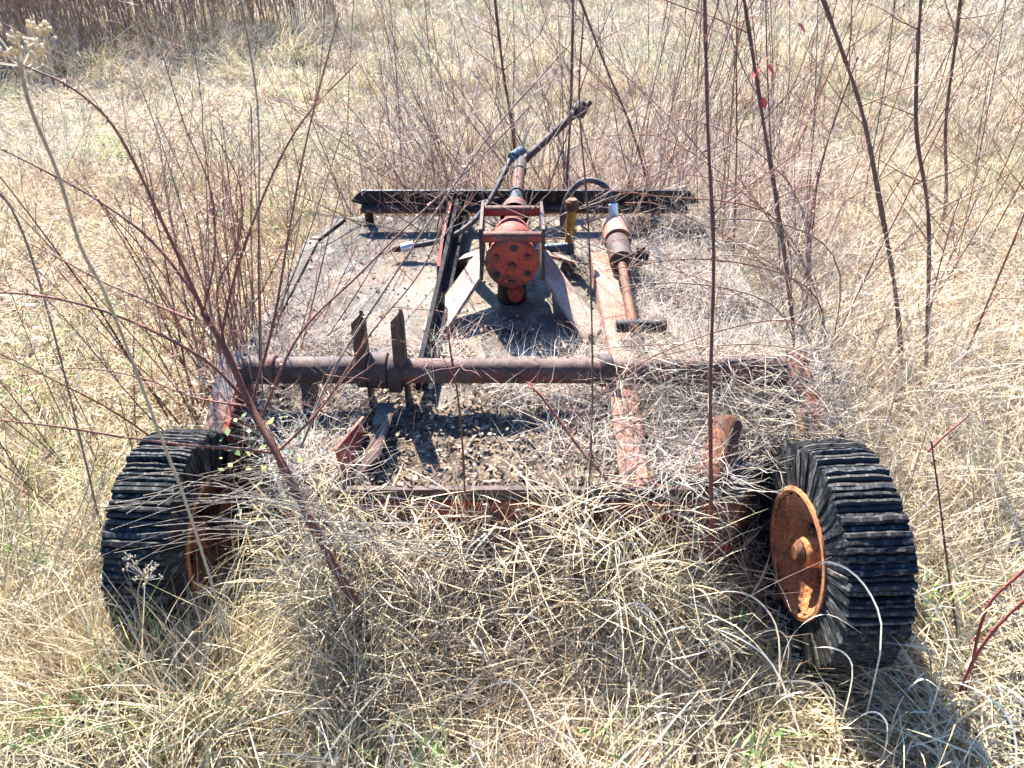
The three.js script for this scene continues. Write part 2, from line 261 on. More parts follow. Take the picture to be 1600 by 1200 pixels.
// gearbox and its stand
{
  const gb = new THREE.Group(); gb.name = 'gearbox'; mower.add(gb);
  const gx = 0.0, gd = 2.38, gy = 0.532;
  part(gb, 'housing', boxUVsmooth(new THREE.SphereGeometry(0.085, 28, 20), gx, gy + 0.005, gd + 0.02, 0.92, 0.98, 1.1), M.red);
  part(gb, 'housing_barrel', rod(m3(gx, gy, gd - 0.09), m3(gx, gy, gd + 0.15), 0.082, 0.062, 36, 0.006), M.redBright);
  const cap = part(gb, 'cap', rod(m3(gx, gy, gd - 0.082), m3(gx, gy, gd - 0.112), 0.088, 0.084, 40, 0.006), M.redBright);
  for (let k = 0; k < 6; k++) { const a = k / 6 * Math.PI * 2 + 0.5 + [0.05, -0.06, 0, 0.08, -0.04, 0.03][k]; part(cap, 'bolt', rod(m3(gx + Math.cos(a) * 0.06, gy + Math.sin(a) * 0.06, gd - 0.11), m3(gx + Math.cos(a) * 0.06, gy + Math.sin(a) * 0.06, gd - 0.128 + 0.003 * (k % 3)), 0.0098 + 0.002 * (k % 2), 0.0095, 6), k % 2 ? M.brown : M.rust); }
  part(cap, 'bolt', rod(m3(gx, gy, gd - 0.11), m3(gx, gy, gd - 0.13), 0.012, 0.011, 6), M.rust);
  for (const s of [-1, 1]) part(gb, 'side_plate', plate([m3(s * 0.1, 0.472, gd - 0.1), m3(s * 0.1, 0.472, gd + 0.16), m3(s * 0.1, 0.645, gd + 0.16), m3(s * 0.1, 0.645, gd - 0.085), m3(s * 0.1, 0.62, gd - 0.1)], 0.01), M.brown);
  part(gb, 'crossbar', rod(m3(-0.096, 0.618, gd - 0.085), m3(0.096, 0.618, gd - 0.085), 0.0175, 0.0175, 20), M.red);
  part(gb, 'crossbar', rod(m3(-0.096, 0.618, gd + 0.14), m3(0.096, 0.618, gd + 0.14), 0.0175, 0.0175, 20), M.red);
  part(gb, 'output_hub', rod(m3(gx, 0.352, gd), m3(gx, 0.5, gd), 0.052, 0.042, 28), M.black);
  part(gb, 'drain_boss', rod(m3(gx + 0.012, 0.40, gd - 0.04), m3(gx + 0.012, 0.40, gd - 0.075), 0.03, 0.024, 20), M.redBright);
  for (const s of [-1, 1]) {
    part(mower, 'stand_leg', plate([m3(s * 0.106, 0.50, gd + 0.10), m3(s * 0.106, 0.472, gd - 0.095), m3(s * 0.232, DECK + 0.004, 2.075), m3(s * 0.29, DECK + 0.004, 2.17)], 0.011), M.leg);
    part(mower, 'stand_leg', plate([m3(s * 0.106, 0.49, gd + 0.06), m3(s * 0.106, 0.468, gd + 0.15), m3(s * 0.2, DECK + 0.004, 2.72), m3(s * 0.24, DECK + 0.004, 2.66)], 0.011), M.leg);
    part(mower, 'anchor_bolt', rod(m3(s * 0.25, DECK, 2.105), m3(s * 0.25, DECK + 0.02, 2.105), 0.012, 0.012, 6), M.brown);
  }
}
function boxUVsmooth(g, x, y, d, sx, sy, sz) { g.scale(sx, sy, sz); g.translate(x, y, MD - d); return smooth(boxUV(g)); }
// drive shaft
{
  const ds = new THREE.Group(); ds.name = 'drive_shaft'; mower.add(ds);
  const ax = (t) => m3(0.004 + 0.03 * t, 0.55 + 0.02 * t, 2.55 + 0.62 * t);
  part(ds, 'yoke', merge([rod(ax(0), ax(0.1), 0.03, 0.034, 20), rod(ax(0.07).add(V(-0.034, 0, 0)), ax(0.07).add(V(0.034, 0, 0)), 0.014, 0.014, 14), rod(ax(0.12).add(V(0, -0.034, 0)), ax(0.12).add(V(0, 0.036, 0)), 0.015, 0.015, 14)]), M.rust);
  const bell = new THREE.LatheGeometry([[0.052, 0], [0.05, 0.03], [0.046, 0.07], [0.032, 0.1], [0.028, 0.1], [0.042, 0.068], [0.046, 0.03], [0.048, 0]].map(([x, y]) => new THREE.Vector2(x, y)), 28);
  const b = boxUV(bell); b.applyQuaternion(new THREE.Quaternion().setFromUnitVectors(V(0, 1, 0), ax(1).sub(ax(0)).normalize())); const c0 = ax(0.14); b.translate(c0.x, c0.y, c0.z);
  part(ds, 'bell_guard', smooth(b), M.rust);
  part(ds, 'boot', rod(ax(0.28), ax(0.47), 0.034, 0.022, 20), M.black);
  part(ds, 'clamp_band', rod(ax(0.47), ax(0.5), 0.026, 0.026, 20), M.black);
  part(ds, 'tube', rod(ax(0.5), ax(0.86), 0.022, 0.025, 20), M.rust);
  part(ds, 'tube', rod(ax(0.84), ax(1.05), 0.029, 0.027, 20), M.brown);
  part(ds, 'coupler', rod(at(800, 246, 3.18).add(V(0, 0, MD)), at(815, 236, 3.26).add(V(0, 0, MD)), 0.022, 0.022, 16), M.teal);
  const s0 = ax(1.0), s1 = loc(at(900, 176, 3.5)), s2 = loc(at(912, 163, 3.53));
  part(ds, 'shaft_end', rod(s0, s1, 0.017, 0.018, 16), M.brown);
  part(ds, 'end_yoke', merge([rod(s1, s2, 0.034, 0.028, 12), rod(s1.clone().add(V(0.02, -0.02, 0)), s2.clone().add(V(0.03, 0.02, 0.02)), 0.014, 0.01, 10)]), M.brown);
}
// drawbar across the front
{
  const by = 0.47, bd = 3.05, bar = part(mower, 'front_bar', plate([m3(-0.665, by - 0.015, bd), m3(-0.62, by - 0.03, bd), m3(0.72, by - 0.03, bd), m3(0.775, by - 0.02, bd), m3(0.72, by + 0.03, bd), m3(-0.62, by + 0.03, bd)], 0.012), M.black);
  part(bar, 'flange', plate([m3(-0.62, by - 0.034, bd - 0.055), m3(0.72, by - 0.034, bd - 0.055), m3(0.72, by - 0.034, bd + 0.004), m3(-0.62, by - 0.034, bd + 0.004)], 0.007), M.brown);
  part(bar, 'rail_edge', boxAt(-0.62, 0.72, by - 0.046, by - 0.038, bd - 0.064, bd - 0.052, 0.002), M.rust);
  for (const x of [-0.6, -0.2, 0.22, 0.6]) part(mower, 'bar_post', rod(m3(x, DECK, bd + 0.02), m3(x, by - 0.03, bd + 0.02), 0.018, 0.018, 14), M.black);
}
// hydraulic hoses and fittings
{
  const A = (l) => l.map(([x, y, d]) => loc(at(x, y, d)));
  const h1 = part(mower, 'hose', hoseGeo(A([[797, 250, 3.1], [782, 282, 3.0], [762, 318, 2.9], [735, 350, 2.78], [705, 370, 2.72], [672, 380, 2.72], [645, 384, 2.72]]), 0.0105, 50), M.hose);
  part(h1, 'ferrule', rod(...A([[646, 384, 2.72], [626, 388, 2.71]]), 0.0175, 0.0175, 16), M.silver);
  part(h1, 'hose_end', rod(...A([[626, 388, 2.71], [613, 390, 2.705]]), 0.014, 0.011, 16), M.rust);
  const h2 = part(mower, 'hose', hoseGeo(A([[880, 372, 2.85], [880, 330, 2.85], [892, 300, 2.85], [915, 282, 2.82], [940, 287, 2.8], [954, 305, 2.78], [958, 326, 2.76]]), 0.0115, 50), M.hose);
  part(h2, 'ferrule', rod(...A([[958, 318, 2.765], [959, 338, 2.75]]), 0.018, 0.018, 16), M.silver);
  part(h2, 'hose_end', rod(...A([[959, 338, 2.75], [959, 362, 2.7]]), 0.014, 0.016, 16), M.rust);
  const vb = loc(at(889, 384, 2.62)), vent = part(mower, 'breather_tube', rod(vb, vb.clone().add(V(0.004, 0.14, 0)), 0.0165, 0.0165, 18), M.yellow);
  part(vent, 'cap', rod(vb.clone().add(V(0.004, 0.135, 0)), vb.clone().add(V(0.004, 0.178, 0)), 0.026, 0.024, 20, 0.008), M.rust);
  part(mower, 'elbow_fitting', merge([rod(loc(at(850, 388, 2.6)), loc(at(888, 386, 2.6)), 0.015, 0.018, 14), rod(vb.clone().add(V(-0.016, -0.012, 0)), vb.clone().add(V(0.014, -0.012, 0)), 0.024, 0.024, 8), rod(vb.clone().add(V(0, -0.03, 0)), vb.clone().add(V(0, 0.012, 0)), 0.021, 0.021, 14)]), M.teal);
  const cy = part(mower, 'hydraulic_cylinder', rod(m3(0.385, 0.47, 2.66), m3(0.38, 0.462, 2.44), 0.042, 0.042, 24), M.brown);
  part(cy, 'cylinder_head', rod(m3(0.387, 0.475, 2.72), m3(0.385, 0.47, 2.6), 0.05, 0.05, 24), M.pink);
  part(cy, 'rod', rod(m3(0.38, 0.462, 2.44), m3(0.36, 0.46, 1.98), 0.015, 0.015, 16), M.rust);
  part(cy, 'valve', merge([rod(m3(0.42, 0.46, 2.5), m3(0.48, 0.46, 2.48), 0.026, 0.024, 14), rod(m3(0.45, 0.43, 2.49), m3(0.45, 0.5, 2.49), 0.016, 0.016, 10)]), M.black);
  part(cy, 'clevis_pin', rod(m3(0.31, 0.46, 2.0), m3(0.445, 0.46, 2.0), 0.02, 0.02, 16), M.black);
  part(cy, 'pin_head', rod(m3(0.445, 0.46, 2.0), m3(0.46, 0.46, 2.0), 0.026, 0.026, 8), M.brown);
  part(mower, 'pipe_stub', rod(m3(0.545, 0.44, 1.55), m3(0.475, 0.36, 1.40), 0.036, 0.036, 20), M.rust);
}
// wheels: rings of rubber slabs pressed together
function slabGeo(v) {
  reseed(500 + v); const W = 0.072, nx = 6, prof = [];
  const sh = Array.from({ length: nx + 1 }, () => R(-0.0028, 0.0016)), lean = R(-0.002, 0.002), th = R(0.66, 1.3);
  const pos = [], idx = [], ring = (r, t, w, jx) => { for (let i = 0; i <= nx; i++) { const x = -w + 2 * w * i / nx; pos.push([x + jx, r + (r > 0.2 ? sh[i] - (i === 0 || i === nx ? 0.004 : 0) : 0), t + (r > 0.2 ? lean + 0.6 * sh[(i + 3) % nx] : 0)]); } };
  const T = 0.0074 * th, t0 = 0.0043;
  ring(0.142, -t0, W, 0); ring(0.215, -T * 0.83, W * R(0.985, 1.012), 0); ring(0.259, -T, W * R(0.98, 1.02), 0); ring(0.264, -T * 0.55, W * 0.98, 0); ring(0.265, T * 0.4, W * 0.98, 0); ring(0.259, T * 0.92, W * R(0.98, 1.02), 0); ring(0.215, T * 0.8, W * R(0.985, 1.012), 0); ring(0.142, t0, W, 0);
  const rows = 8, c = nx + 1;
  for (let r = 0; r < rows - 1; r++) for (let i = 0; i < nx; i++) { const a = r * c + i; idx.push(a, a + 1, a + c, a + 1, a + c + 1, a + c); }
  for (const s of [0, nx]) for (let r = 0; r < 3; r++) { const a = r * c + s, b = (rows - 1 - r) * c + s, a2 = a + c, b2 = b - c; s ? idx.push(a, b, a2, b, b2, a2) : idx.push(a, a2, b, b, a2, b2); }
  const g = new THREE.BufferGeometry(); g.setAttribute('position', new THREE.Float32BufferAttribute(pos.flat(), 3)); g.setIndex(idx);
  const o = boxUV(g); o.computeVertexNormals(); const uv = o.attributes.uv; for (let i = 0; i < uv.count; i++) uv.setXY(i, uv.getX(i) + v * 0.31, uv.getY(i) + v * 0.17); return o;
}
const slabs = Array.from({ length: 9 }, (_, v) => slabGeo(v));
function wheel(x, y, d, yaw, inner, s) {
  reseed(s); const w = new THREE.Group(); w.name = 'wheel'; w.position.copy(m3(x, y, d)); w.rotation.y = yaw; mower.add(w);
  const N = 108;
  for (let k = 0; k < N; k++) { const o = part(w, 'tyre_slab', pick(slabs), pick(M.rubber)); o.rotation.x = (k + R(-0.12, 0.12)) / N * Math.PI * 2; o.position.x = R(-0.002, 0.002); const q = rnd() < 0.12 ? R(0.95, 0.975) : R(0.978, 1.01); o.scale.set(1, q, 1); if (rnd() < 0.5) o.rotation.order = 'YXZ', o.rotation.y = 0; }
  const dish = new THREE.LatheGeometry([[0.03, 0.0], [0.05, 0.002], [0.062, 0.012], [0.085, 0.018], [0.118, 0.044], [0.136, 0.064], [0.148, 0.079], [0.158, 0.078], [0.157, 0.07], [0.138, 0.046], [0.12, 0.03], [0.088, 0.006], [0.064, 0.0], [0.03, -0.01]].map(([r, h]) => new THREE.Vector2(r, h)), 44);
  const rg = boxUV(dish); rg.rotateZ(inner > 0 ? -Math.PI / 2 : Math.PI / 2); part(w, 'rim', smooth(rg), M.orange);
  const e = V(inner, 0, 0); part(w, 'hub', rod(e.clone().multiplyScalar(-0.06), e.clone().multiplyScalar(0.062), 0.04, 0.036, 24, 0.006), M.orange);
  part(w, 'hub_cap', rod(e.clone().multiplyScalar(0.06), e.clone().multiplyScalar(0.08), 0.031, 0.022, 24, 0.008), M.rust);
  for (let k = 0; k < 5; k++) { const a = k / 5 * 6.283; part(w, 'wheel_bolt', rod(V(inner * 0.0, Math.cos(a) * 0.066, Math.sin(a) * 0.066), V(inner * 0.026, Math.cos(a) * 0.066, Math.sin(a) * 0.066), 0.009, 0.009, 6), M.rust); }
  return w;
}
wheel(-0.825, 0.20, 1.40, -0.05, 1, 71);
wheel(0.748, 0.25, 1.29, 0.05, -1, 72);
for (const [s, x] of [[-1, -0.825], [1, 0.75]]) {   // the near side's plate stands inside its wheel, the other outside
  const px = s < 0 ? -0.735 : 0.75;
  part(mower, 'wheel_arm', plate([m3(px, PY + 0.03, PD + 0.05), m3(px + s * 0.058, PY + 0.03, PD + 0.04), m3(px + s * 0.07, PY - 0.1, PD - 0.17), m3(px + s * 0.012, PY - 0.1, PD - 0.18)], 0.012), s < 0 ? M.leg : M.pink);
  part(mower, 'wheel_arm', plate([m3(px, PY + 0.022, PD + 0.05), m3(px + s * 0.008, PY - 0.08, PD - 0.17), m3(px + s * 0.008, PY - 0.15, PD - 0.17), m3(px, PY - 0.09, PD + 0.05)], 0.012), s < 0 ? M.red : M.orange);
  const ix = x + 0.105, wd = s < 0 ? 1.405 : 1.295, wy = s < 0 ? 0.20 : 0.25;
  part(mower, 'axle_plate', plate([m3(ix + s * 0.01, 0.37, PD - 0.14), m3(ix + s * 0.01, 0.28, PD - 0.1), m3(ix, wy - 0.05, wd - 0.03), m3(ix, wy + 0.04, wd - 0.05)], 0.012), M.rust);
  part(mower, 'axle', rod(m3(ix, wy, wd), m3(x, wy, wd), 0.018, 0.018, 16), M.rust);
}

// ---------------------------------------------------------------- where plants may stand
const inDeck = (x, d, grow = 0) => {
  if (d < 1.37 - grow || d > 3.14 + grow) return false;
  const half = (d < 1.85 ? 0.55 + (d - 1.37) / 0.48 * 0.29 : d > 2.9 ? 0.84 - (d - 2.9) / 0.24 * 0.07 : 0.84) + grow; return Math.abs(x) < half;
};
const inWheel = (x, d, grow = 0) => d > (x < 0 ? 1.14 : 1.04) - grow && d < (x < 0 ? 1.66 : 1.56) + grow && ((x > -0.905 - grow && x < -0.745 + grow) || (x > 0.665 - grow && x < 0.83 + grow));

// ---------------------------------------------------------------- grass
const STRAW = [[0.58, 0.455, 0.29], [0.53, 0.41, 0.26], [0.67, 0.55, 0.38], [0.44, 0.32, 0.19], [0.50, 0.42, 0.33], [0.60, 0.48, 0.31], [0.34, 0.235, 0.14], [0.72, 0.62, 0.46], [0.70, 0.58, 0.42], [0.66, 0.54, 0.38], [0.74, 0.64, 0.5], [0.58, 0.45, 0.3]].map((c) => C(...c));
const GREEN = [[0.22, 0.3, 0.08], [0.3, 0.36, 0.12], [0.16, 0.24, 0.07]].map((c) => C(...c));
const patch = (x, d, s) => fbm(x * 0.9 + 40, d * 0.9 + 40, s, 3);
const _tc = new THREE.Color(), TA = C(1, 0.97, 0.9), TB = C(0.78, 0.68, 0.55), TG = C(0.90, 0.98, 0.68);
const tint = (x, d) => { const a = patch(x, d, 7), g = patch(x * 1.3, d * 1.3, 17); return _tc.copy(TA).lerp(TB, 0.6 * sstep(0.45, 0.7, a)).lerp(TG, 0.26 * sstep(0.42, 0.62, g)); };
const free = (x, d) => !inDeck(x, d, 0.0) && !inWheel(x, d, -0.01);
// a mass of single blades, each grown where it stands; they bend along a slow swirl and rest on the ground or the deck
class Mass {
  constructor(n, seg) { this.k = 0; this.q = 0; this.p = new Float32Array(n * (seg + 1) * 6); this.c = new Float32Array(n * (seg + 1) * 6); this.i = new Uint32Array(n * seg * 6); }
  blade(x, y, z, az, tilt, len, w, bend, seg, col, wob, twist) {
    const { p, c, i } = this; if ((this.k + (seg + 1) * 2) * 3 > p.length) return;
    let px = x, py = y, pz = z; const kink = seg > 2 && rnd() < 0.3 ? 1 + Math.floor(rnd() * (seg - 1)) : -1, tw0 = R(-0.9, 0.9), tw1 = R(-1, 1) * twist, gy = groundY(x, z) + 0.004, sl = len / seg;
    for (let s = 0; s <= seg; s++) {
      const t = s / seg, st = Math.sin(tilt), ct = Math.cos(tilt), ca = Math.cos(az), sa = Math.sin(az), dx = st * ca, dy = ct, dz = st * sa, a = tw0 + tw1 * t, cc = Math.cos(a), ss = Math.sin(a);
      let sx = -sa * cc, sy = 0, sz = ca * cc; sx += (dy * ca) * ss; sy += (dz * -sa - dx * ca) * ss; sz += (dy * sa) * ss;
      const ww = w * 0.5 * (t < 0.15 ? 0.6 + t * 2.7 : 1 - Math.pow((t - 0.15) / 0.85, 2) * 0.92), m = R(0.9, 1.1), o = this.k * 3;
      p[o] = px + sx * ww; p[o + 1] = py + sy * ww; p[o + 2] = pz + sz * ww; p[o + 3] = px - sx * ww; p[o + 4] = py - sy * ww; p[o + 5] = pz - sz * ww;
      c[o] = c[o + 3] = col.r * m; c[o + 1] = c[o + 4] = col.g * m; c[o + 2] = c[o + 5] = col.b * m;
      if (s < seg) { const q = this.k; i[this.q++] = q; i[this.q++] = q + 1; i[this.q++] = q + 2; i[this.q++] = q + 1; i[this.q++] = q + 3; i[this.q++] = q + 2; }
      this.k += 2; const was = py; px += dx * sl; py += dy * sl; pz += dz * sl;
      const over = pz > -3.2 && pz < -1.3 && inDeck(px, -pz, 0.01), fl = over ? DECK + 0.008 : gy;
      if (over && was < DECK - 0.02) { px -= dx * sl * 1.1; pz -= dz * sl * 1.1; py = was + sl * 0.5; az += Math.PI; tilt = R(0.2, 0.9); }
      else
      if (py < fl) { py = fl + rnd() * 0.012; tilt = Math.min(tilt, 1.5); bend *= 0.2; }
      tilt += bend / seg + R(-wob, wob); az += R(-wob, wob) * 1.2;
      if (s === kink) { tilt += R(0.3, 1.3); az += R(-0.9, 0.9); }
    }
  }
  add(name, label, category = 'grass', mat = M.dry) {
    const g = new THREE.BufferGeometry(); g.setAttribute('position', new THREE.BufferAttribute(this.p.slice(0, this.k * 3), 3)); g.setAttribute('color', new THREE.BufferAttribute(this.c.slice(0, this.k * 3), 3)); g.setIndex(new THREE.BufferAttribute(this.i.slice(0, this.q), 1)); g.computeVertexNormals();
    const o = finish(new THREE.Mesh(g, mat)); o.name = numbered(name); o.userData = { kind: 'stuff', label, category }; scene.add(o);
  }
}
const swirl = (x, d) => 6.283 * 1.6 * fbm(x * 1.1 + 70, d * 1.1 + 70, 47, 2);
const straw = (x, d, green) => { const k = rnd() < green * (0.5 + 6 * sstep(0.5, 0.64, patch(x * 1.3, d * 1.3, 17))) ? pick(GREEN) : pick(STRAW), m = R(0.55, 1.22); return tint(x, d).multiply(k).multiplyScalar(m); };
function meadow(s, n, seg, d0, d1, o, name, label, category) {
  reseed(s); const M_ = new Mass(n, seg); let made = 0, tries = 0;
  while (made < n && tries++ < n * 6) {
    const q = rnd(), d = o.even ? d0 + (d1 - d0) * Math.pow(q, o.even) : R(d0, d1), half = 0.68 * d + 0.45, x = R(-half, half);
    if (!free(x, d) || (o.test && !o.test(x, d))) continue;
    const k = o.cluster ?? 1, den = o.mod ? o.mod(x, d) : 1;
    for (let j = 0; j < k && made < n; j++) {
      const a = R(0, 6.283), r = (o.spread ?? 0) * Math.sqrt(rnd()), bx = x + Math.cos(a) * r, bd = d + Math.sin(a) * r; if (!free(bx, bd)) continue;
      const sc = (o.grow ? 1 + o.grow * bd : 1), az = o.free ? R(0, 6.283) : swirl(bx, bd) + R(-1, 1) * (o.azv ?? 1.1);
      M_.blade(bx, groundY(bx, -bd) - 0.004 + R(0, o.lift ? o.lift(bx, bd) : 0), -bd, az, R(...o.tilt), R(...o.len) * den, R(...o.width) * sc, R(...o.bend), seg, straw(bx, bd, o.green ?? 0), o.wob ?? 0.15, o.twist ?? 1); made++;
    }
  }
  M_.add(name, label, category);
}
const low = (x, d) => d < 1.5 && d > 0.7 && x > 0.36 && x < 0.9 ? 0.45 : d < 1.6 && d > 0.95 && x < -0.45 && x > -0.75 ? 0.8 : 1;
const rim = (x, d) => inDeck(x, d, 0.12), tall = (x, d) => low(x, d) * (rim(x, d) && d < 1.5 ? 0.75 : rim(x, d) ? 0.6 : 1) * (x > 0.95 && d > 1.4 ? 1.25 : 1) * (x < -0.4 && d > 1.9 ? 0.6 : 1) * (0.55 + 0.9 * patch(x * 2, d * 2, 57));
meadow(301, 52000, 3, 0.35, 4.6, { even: 0.8, tilt: [1.0, 1.75], len: [0.04, 0.2], width: [0.0018, 0.0055], bend: [-0.5, 0.5], free: true, wob: 0.16, lift: (x, d) => (rim(x, d) ? (d < 1.5 ? 0.38 : 0.2) : x > 0.95 ? 0.15 : 0.08) * low(x, d) }, 'matted_straw', 'matted broken straw lying over the near ground round the mower', 'straw');
meadow(302, 26000, 5, 0.38, 4.6, { even: 0.8, mod: tall, tilt: [0.45, 1.35], len: [0.16, 0.44], width: [0.0018, 0.0046], bend: [0.3, 1.4], azv: 1.5, wob: 0.1, green: 0.015 }, 'lodged_grass', 'bent dry grass lying in swathes round the mower', 'grass');
meadow(303, 16000, 5, 0.42, 4.6, { even: 0.9, mod: tall, cluster: 45, spread: 0.05, tilt: [0, 0.8], len: [0.18, 0.42], width: [0.0018, 0.0042], bend: [0.3, 1.9], free: true, green: 0.04, test: (x, d) => patch(x * 1.5, d * 1.5, 27) > 0.45 }, 'grass_tuft', 'dry upright grass tufts scattered round the mower', 'grass');
meadow(304, 15000, 4, 0.42, 4.4, { even: 0.8, tilt: [0.1, 1.5], len: [0.06, 0.24], width: [0.0008, 0.0017], bend: [-0.6, 1.2], free: true, wob: 0.18, lift: (x, d) => (rim(x, d) ? 0.12 : x > 0.95 ? 0.25 : 0.1) * low(x, d), mod: low }, 'fine_grass', 'fine wispy dry grass tangled behind and beside the mower', 'grass');
meadow(305, 1000, 10, 0.45, 1.6, { cluster: 9, spread: 0.06, tilt: [0.1, 0.9], len: [0.22, 0.5], width: [0.003, 0.0062], bend: [0.6, 3.6], free: true, wob: 0.22, twist: 2.5, mod: low, test: (x, d) => x > 0.15 || rnd() < 0.25 }, 'curled_grass', 'pale broad curled grass blades in front of the wheel', 'grass');
meadow(307, 6500, 5, 0.4, 1.12, { even: 0.8, tilt: [0.7, 1.5], len: [0.12, 0.38], width: [0.0035, 0.0085], bend: [0.2, 1.0], azv: 1.2, wob: 0.07, mod: low, test: (x) => x > -0.35 || rnd() < 0.4 }, 'flattened_grass', 'broad bleached grass blades pressed flat over the near ground', 'grass');
meadow(308, 2400, 5, 0.93, 1.13, { tilt: [0, 0.9], len: [0.18, 0.4], width: [0.0018, 0.004], bend: [0.2, 1.6], free: true, wob: 0.12, test: (x) => x > -1.08 && x < -0.6 }, 'grass_tuft', 'dry grass grown up in front of the sunken wheel', 'grass');
// the open field
meadow(310, 78000, 3, 3.5, 16, { even: 0.85, mod: (x, d) => 0.7 + 0.8 * patch(x * 1.4, d * 1.4, 67), tilt: [0.2, 1.4], len: [0.06, 0.18], width: [0.0026, 0.0042], grow: 0.09, bend: [0.2, 1.6], green: 0.05 }, 'field_grass', 'short pale field grass with greenish patches', 'grass');
meadow(311, 24000, 4, 3.4, 16, { even: 0.85, cluster: 50, spread: 0.12, tilt: [0.1, 1], len: [0.2, 0.48], width: [0.0022, 0.0036], grow: 0.08, bend: [0.4, 1.8], green: 0.02, test: (x, d) => patch(x * 0.8, d * 0.8, 37) > (x > 0.8 && d < 7 ? 0.36 : 0.5) }, 'rank_grass', 'taller bleached grass in drifts across the field', 'grass');

// ---------------------------------------------------------------- litter on the deck
{
  const cover = (x, d, straws = 0) => { const n = fbm(x * 5 + 20, d * 5 + 20, 61, 4); const rear = sstep(2.1, 1.7, d), rightHalf = sstep(0.25, 0.5, x), mid = sstep(0.32, 0.22, Math.abs(x)) * 0.4, left = sstep(-0.45, -0.75, x) * sstep(2.6, 2.1, d); return n + (0.24 - straws * 0.17) * rear + 0.26 * rightHalf + 0.12 * mid * sstep(2.7, 2.2, d) + 0.2 * left - 0.2 * sstep(0.3, -0.1, x) * sstep(2.0, 2.3, d); };
  {
    const nx = 110, nz = 120, g = new THREE.PlaneGeometry(1.66, 1.74, nx, nz), p = g.attributes.position, uv = g.attributes.uv, ix = []; g.rotateX(-Math.PI / 2);
    for (let i = 0; i < p.count; i++) { const x = p.getX(i) + 0.005, d = 2.25 - p.getZ(i), k = cover(x, d), h = inDeck(x, d, -0.03) ? 0.03 * (k - 0.62) + 0.014 * sstep(0.56, 0.66, k) * fbm(x * 60, d * 60, 151, 2) : -0.03; p.setXYZ(i, x, DECK - 0.002 + Math.max(-0.006, Math.min(0.02, h)), -d); uv.setXY(i, x, d); }
    for (let i = 0; i < g.index.count; i += 3) { const t = [0, 1, 2].map((k) => g.index.getX(i + k)); if (t.every((q) => inDeck(p.getX(q), -p.getZ(q), -0.012))) ix.push(...t); } g.setIndex(ix); g.computeVertexNormals();
    const o = finish(new THREE.Mesh(g, new THREE.MeshStandardMaterial({ roughness: 1, bumpMap: bumpTex, bumpScale: 0.012, map: texture(512, (x, y) => { const a = fbm(x * 20, y * 20, 160, 5, 20), b = vnoise(x * 130, y * 130, 166, 130); return mix3([0.23, 0.185, 0.145], [0.4, 0.33, 0.265], sstep(0.35, 0.7, a * 0.65 + b * 0.35)); }, 2) })));
    o.name = 'soil'; o.userData = { kind: 'stuff', label: 'dark crumbly soil lying in drifts on the mower deck', category: 'soil' }; scene.add(o);
  }
  const L = new Mass(15000, 3); reseed(421); let n = 0;
  for (let k = 0; k < 60000 && n < 11000; k++) {
    const x = R(-0.82, 0.84), d = R(1.38, 3.12); if (!inDeck(x, d, -0.015) || (cover(x, d) < 0.6 + R(-0.12, 0.12) && rnd() > 0.05)) continue; n++;
    const c = rnd() < 0.2 ? C(0.42, 0.33, 0.23) : C(0.2, 0.14, 0.09); L.blade(x, DECK + R(0.004, 0.026), -d, R(0, 6.283), R(0.7, 1.9), R(0.004, 0.026), R(0.002, 0.013), R(-1, 1), 3, c.multiplyScalar(R(0.5, 1.4)), 0.3, 1);
  }
  L.add('leaf_litter', 'brown crumbled leaf litter lying on the mower deck', 'litter');
  const W = new Mass(9000, 5); reseed(431); n = 0;
  for (let k = 0; k < 60000 && n < 8000; k++) {
    const x = R(-0.82, 0.84), d = R(1.38, 3.12); if (!inDeck(x, d, -0.015) || cover(x, d, 1) < 0.72 + R(-0.1, 0.1)) continue; n++;
    W.blade(x, DECK + R(0.001, 0.05), -d, R(0, 6.283), R(0.9, 1.65), R(0.05, 0.22), R(0.0008, 0.0022), R(-0.7, 0.6), 5, pick([C(0.5, 0.41, 0.33), C(0.42, 0.33, 0.26), C(0.6, 0.5, 0.38)]).multiplyScalar(R(0.7, 1.15)), 0.28, 1);
  }
  W.add('straw_wisps', 'thin pale straw and weed wisps strewn over the mower deck', 'straw');
}

// ---------------------------------------------------------------- canes, saplings, stalks
const CANE = C(0.26, 0.085, 0.05), CANE_P = C(0.39, 0.2, 0.14), BARK = C(0.21, 0.12, 0.085), TAN = C(0.5, 0.38, 0.24), GREY = C(0.3, 0.25, 0.21), PALE = C(0.62, 0.53, 0.42);
function cane(parent, name, pts, r0, r1, c0, c1, o = {}) {
  const b = new Buf(), pos = stem(b, pts, r0, r1, c0, c1, { n: o.n ?? pts.length * 4, sides: o.sides ?? 6, thorns: o.thorns ?? 0, knob: o.knob });
  if (o.twigs) twigs(b, pos, o.twigs, o.len ?? 0.25, o.tr ?? 0.0018, o.tcol ?? c1, o.t ?? {});
  const m = part(parent, name, b.geo(parent.position), M.stem); m.pos = pos; return m;
}
const path = (list) => list.map(([x, y, d]) => at(x, y, d));
